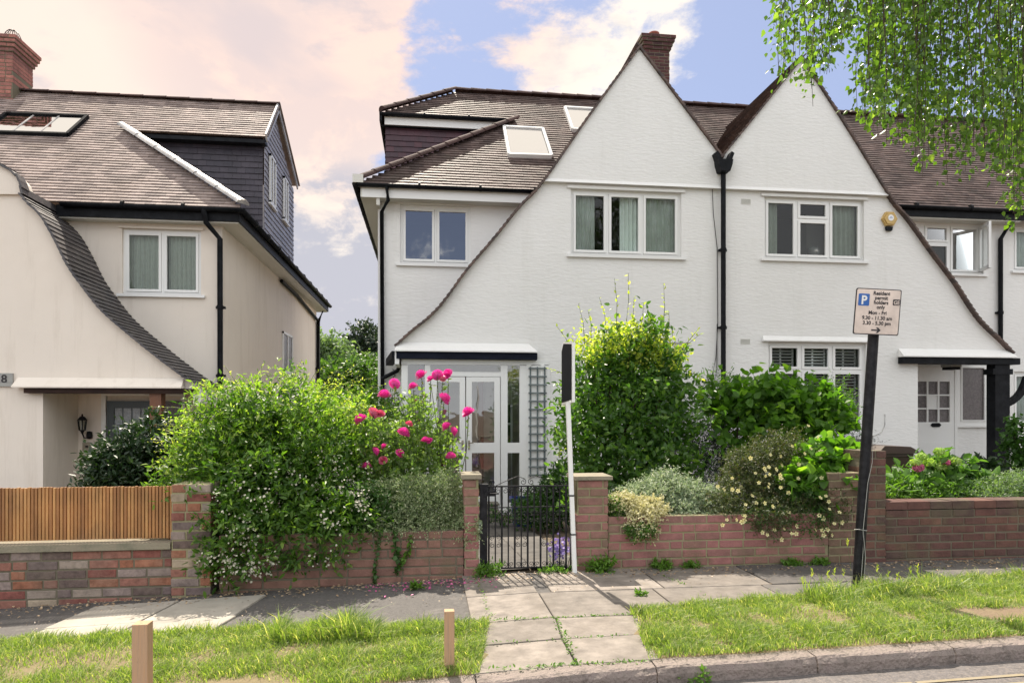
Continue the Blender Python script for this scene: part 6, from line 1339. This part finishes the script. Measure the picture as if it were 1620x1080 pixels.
# ------------------------------------------------------------------ grass, weeds, litter
def grass(name, label, regions, seed, m):
    rng = np.random.default_rng(seed); P = []; H = []
    for x0, x1, n, hmin, hmax, yf in regions:
        X = x0+(x1-x0)*rng.random(n); a, b = yf; A0 = np.array([a(x) for x in X]); B0 = np.array([b(x) for x in X]); Y = A0+(B0-A0)*rng.random(n)
        P.append(np.stack([X, Y], 1)); H.append(hmin+(hmax-hmin)*rng.random(n)**1.6)
    P = np.concatenate(P); H = np.concatenate(H)
    bare = lump(np.stack([P[:,0]*1.0, P[:,1]*1.5, P[:,0]*.3], 1), 4.2, .6)
    cl = np.clip(.75+.6*lump(np.stack([P[:,0], P[:,1], P[:,0]*0], 1), 13, 2.2), .3, 1.6); H = H*cl
    front = (P[:,1]-3.50-.045*P[:,0])
    keep = (rng.random(len(P)) < np.clip(.35+front*2.2, 0.25, 1)*np.clip(1.15+bare*1.2, .25, 1))
    keep &= ~((P[:,0] > cutL(P[:,1])-.03) & (P[:,0] < cutR(P[:,1])+.02) & (H < .5))
    keep &= ~(((P[:,0]-3.75)**2/.12+(P[:,1]-4.10)**2/.022) < .6+.8*rng.random(len(P)))
    keep &= ~(((P[:,0]+1.05)**2/.20+(P[:,1]-3.62)**2/.03) < .5+.9*rng.random(len(P)))
    edge = np.minimum(np.abs(P[:,0]-cutL(P[:,1])), np.abs(P[:,0]-cutR(P[:,1]))); keep &= rng.random(len(P)) < np.clip(.25+edge*5+bare*.8, .12, 1)
    P, H = P[keep], H[keep]; n = len(P); z = np.array([pz(x) for x in P[:,0]])+.015
    az = rng.random(n)*6.28; ln = np.abs(rng.normal(size=n))*.55+.15; dx, dy = np.cos(az)*ln, np.sin(az)*ln; wv = .0012+.0018*rng.random(n)+H*.007; sx, sy = -np.sin(az+.8), np.cos(az+.8)
    b = np.stack([P[:,0], P[:,1], z], 1); s = np.stack([sx*wv, sy*wv, 0*wv], 1)
    m1 = b+np.stack([dx*H*.45, dy*H*.45, H*.62], 1); tp = b+np.stack([dx*H*1.3, dy*H*1.3, H*(1-.15*ln)], 1)
    V_ = np.stack([b-s, b+s, m1+s*.75, m1-s*.75, tp+s*.12, tp-s*.12], 1).reshape(-1,3); i = np.arange(n)[:,None]*6
    q = np.concatenate([i+[[0,1,2,3]], i+[[3,2,4,5]]], 1).reshape(-1,4)
    return props(npmesh(name, V_, q, m), label, 'grass', None, 'stuff')
gm = leafmat('grass_blade', (0.085,0.15,0.03), (0.24,0.32,0.085), .38, (0.54,0.50,0.30), tcol=(1.0,1.05,.35))
f0 = lambda x: kY(x)+.105
# dense mown verge plus taller tufts
LB = (f0, lambda x: vY(x)+.02)
grass('verge_grass', 'sunlit short grass growing along the roadside verge', [(-3.6,.5,105000,.015,.08,LB),(1.05,5.2,125000,.015,.08,LB),(-3.6,5.2,2500,.01,.035,(lambda x: vY(x)-.02, lambda x: vY(x)+.10))], 1, gm)
grass('long_grass', 'long wispy grass tufts along the back edge of the verge', [(-.95,-.3,2600,.08,.20,(lambda x: vY(x)-.32, lambda x: vY(x)-.02)),(-1.3,.25,2200,.05,.12,(lambda x: vY(x)-.25, lambda x: vY(x)+.02)),(2.7,4.0,2800,.06,.17,(lambda x: vY(x)-.3, lambda x: vY(x)+.03)),(4.0,5.2,1800,.05,.12,(lambda x: vY(x)-.3, lambda x: vY(x)+.03)),(-.4,.2,600,.04,.10,(lambda x: 3.72, lambda x: 4.0))], 2, gm)
# seed heads round the pole
sg = thing('wild_barley', 'wild barley seed heads rising round the foot of the leaning sign pole', 'grass stalks', (3.2, 4.95, 0)); P = []; D = []; mb = MB(); rng = np.random.default_rng(9)
for px, pt in ((1341,865),(1355,900),(1365,902),(1388,905),(1285,912),(1310,915),(1320,910),(1405,915),(1270,925),(1440,908),(1452,905),(1420,918),(1335,912)):
    e = W(px, pt, 4.95); b = Vector((e.x+.02, 4.93, 0.0)); mb.tube([b, b.lerp(e,.6)+Vector((.01,0,.01)), e], .0016, 4)
    for k in range(14): P.append((e+Vector((0,0,.055*k/14)))[:]); r_ = rng.normal(size=3); D.append((r_[0]*.45, r_[1]*.45, 1))
mb.build('stalks', M['stem'], sg); P = np.array(P); D = np.array(D); V_, q = leaves(P, D, rng.normal(size=P.shape), np.full(len(P), .026), np.full(len(P), .006)); npmesh('seed_heads', V_, q, LM['top'], sg)
def weed(px, py, r, h, label, seed, m='weed', size=.035, n=60):
    p = G(px, py); p = Vector((p.x, min(p.y, 5.77), pz(p.x))); o = thing('weed', label, 'weed', tuple(p), 'weeds along the pavement')
    foliage('leaves', [((p.x, p.y-.03, p.z+h*.35), (r, r*.5, h*.5))], n, 5, size, LM[m], o, seed, slen=h*.8, up=1.2, wr=.35, shell=.5, clipz=p.z-.005)
weed(775,908,.10,.10,'weeds at the foot of the black gate post',1,n=90); weed(950,903,.10,.10,'grassy weed below the capped gate pier',2,size=.05,n=70)
weed(1042,898,.11,.07,'leafy weed by the pavement edge below the silvery mound',3,n=80); weed(1090,897,.06,.05,'smallest weed at the foot of the painted red wall',4,n=40); weed(1248,893,.09,.05,'low weed under the trailing yellow flowers',5,n=60)
weed(1294,892,.09,.05,'rounded weed nearest the dark shadowed wall corner',6,n=60); weed(660,922,.05,.05,'little weed below the lime ivy sprig',7,n=30); weed(1010,940,.05,.03,'sparse weed in a slab joint beyond the gate shadow',8,n=20); weed(880,903,.16,.04,'low weeds along the gate threshold',9,n=60)
weed(1000,760,.001,.001,'',10,n=1) if False else None
def roadweed():
    p = G(1105,1075,-.08); o = thing('weed', 'small leafy weed growing in the gutter at the kerb', 'weed', (p.x, p.y, -.08), 'weeds along the pavement')
    foliage('leaves', [((p.x, p.y+.02, -.06), (.07,.04,.03))], 60, 4, .035, LM['weed'], o, 20, slen=.05, up=.8, wr=.4, clipz=-.086)
roadweed()
def litter(name, label, m, xr, yf, n, size, seed, zoff=.006):
    rng = np.random.default_rng(seed); X = xr[0]+(xr[1]-xr[0])*rng.random(n); Y = np.array([yf(x) for x in X])-np.abs(rng.normal(size=n))*.14; X += rng.normal(size=n)*.03
    P = np.stack([X, Y, np.array([pz(x) for x in X])+zoff], 1); D = rng.normal(size=(n,3))*[1,1,.15]; s = size*(.5+rng.random(n)); V_, q = leaves(P, D, rng.normal(size=(n,3))*.25+[0,0,1], s, s*.6)
    props(npmesh(name, V_, q, m), label, 'litter', None, 'stuff')
litter('leaf_litter', 'dry fallen leaves and blossom scattered along the foot of the garden walls', FM['litter'], (-3.2,5.5), lambda x: 5.75, 1500, .022, 3)
litter('fallen_petals', 'magenta rose petals fallen on the pavement below the rose bush', FM['petal'], (-.5,.55), lambda x: 5.68, 190, .022, 4)
litter('scattered_debris', 'tiny dry bits scattered over the pavement and slabs', FM['litter'], (-3.2,5.5), lambda x: 5.3, 260, .012, 5)
# moss and weeds in the crossing joints
rng = np.random.default_rng(15); P = []
for a, b, n in (((.80,3.62),(.84,4.46),140),((.37,4.02),(1.22,4.05),60),((.44,4.46),(1.40,4.47),150),((.30,3.6),(1.2,3.62),160),((2.1,4.6),(1.9,5.78),40),((.42,4.46),(.40,5.6),50)):
    t_ = rng.random(n); P.append(np.stack([a[0]+(b[0]-a[0])*t_+rng.normal(size=n)*.012, a[1]+(b[1]-a[1])*t_+rng.normal(size=n)*.012, np.full(n, .004)], 1))
P = np.concatenate(P); D = rng.normal(size=P.shape)+[0,0,1.0]; D[:,2] = np.abs(D[:,2])*.5; s = .018*(.5+rng.random(len(P))); V_, q = leaves(P, D, rng.normal(size=P.shape)*.3+[0,0,1], s, s*.5)
props(npmesh('joint_weeds', V_, q, LM['weed']), 'tiny green weeds growing in the joints of the paving slabs', 'weeds', None, 'stuff')

# big trees across the street, which the upstairs windows reflect
for i, (X, Y, h, r_) in enumerate(((8.5,-19,9.0,3.4),(14.5,-21,10.5,3.8),(20.5,-19,9.5,3.6),(27,-20,10.5,4.0))):
    o = thing('street_tree', 'large leafy tree across the street, seen mirrored in the upstairs windows', 'tree', (X, Y, -.1), 'trees across the street'); mb = MB()
    mb.tube([(X,Y,-.2),(X+.1,Y,h*.4),(X,Y,h*.85)], [.3,.22,.06], 8); mb.build('trunk', M['bark'], o); rr = random.Random(i)
    foliage('crown', [((X+rr.uniform(-.55,.55)*r_, Y+rr.uniform(-.4,.4)*r_, h*rr.uniform(.4,.82)), (r_*.5, r_*.45, h*.17)) for _ in range(9)], 1500, 5, .5, LM['tree'], o, 200+i, slen=.7, shell=.4, wr=.6)
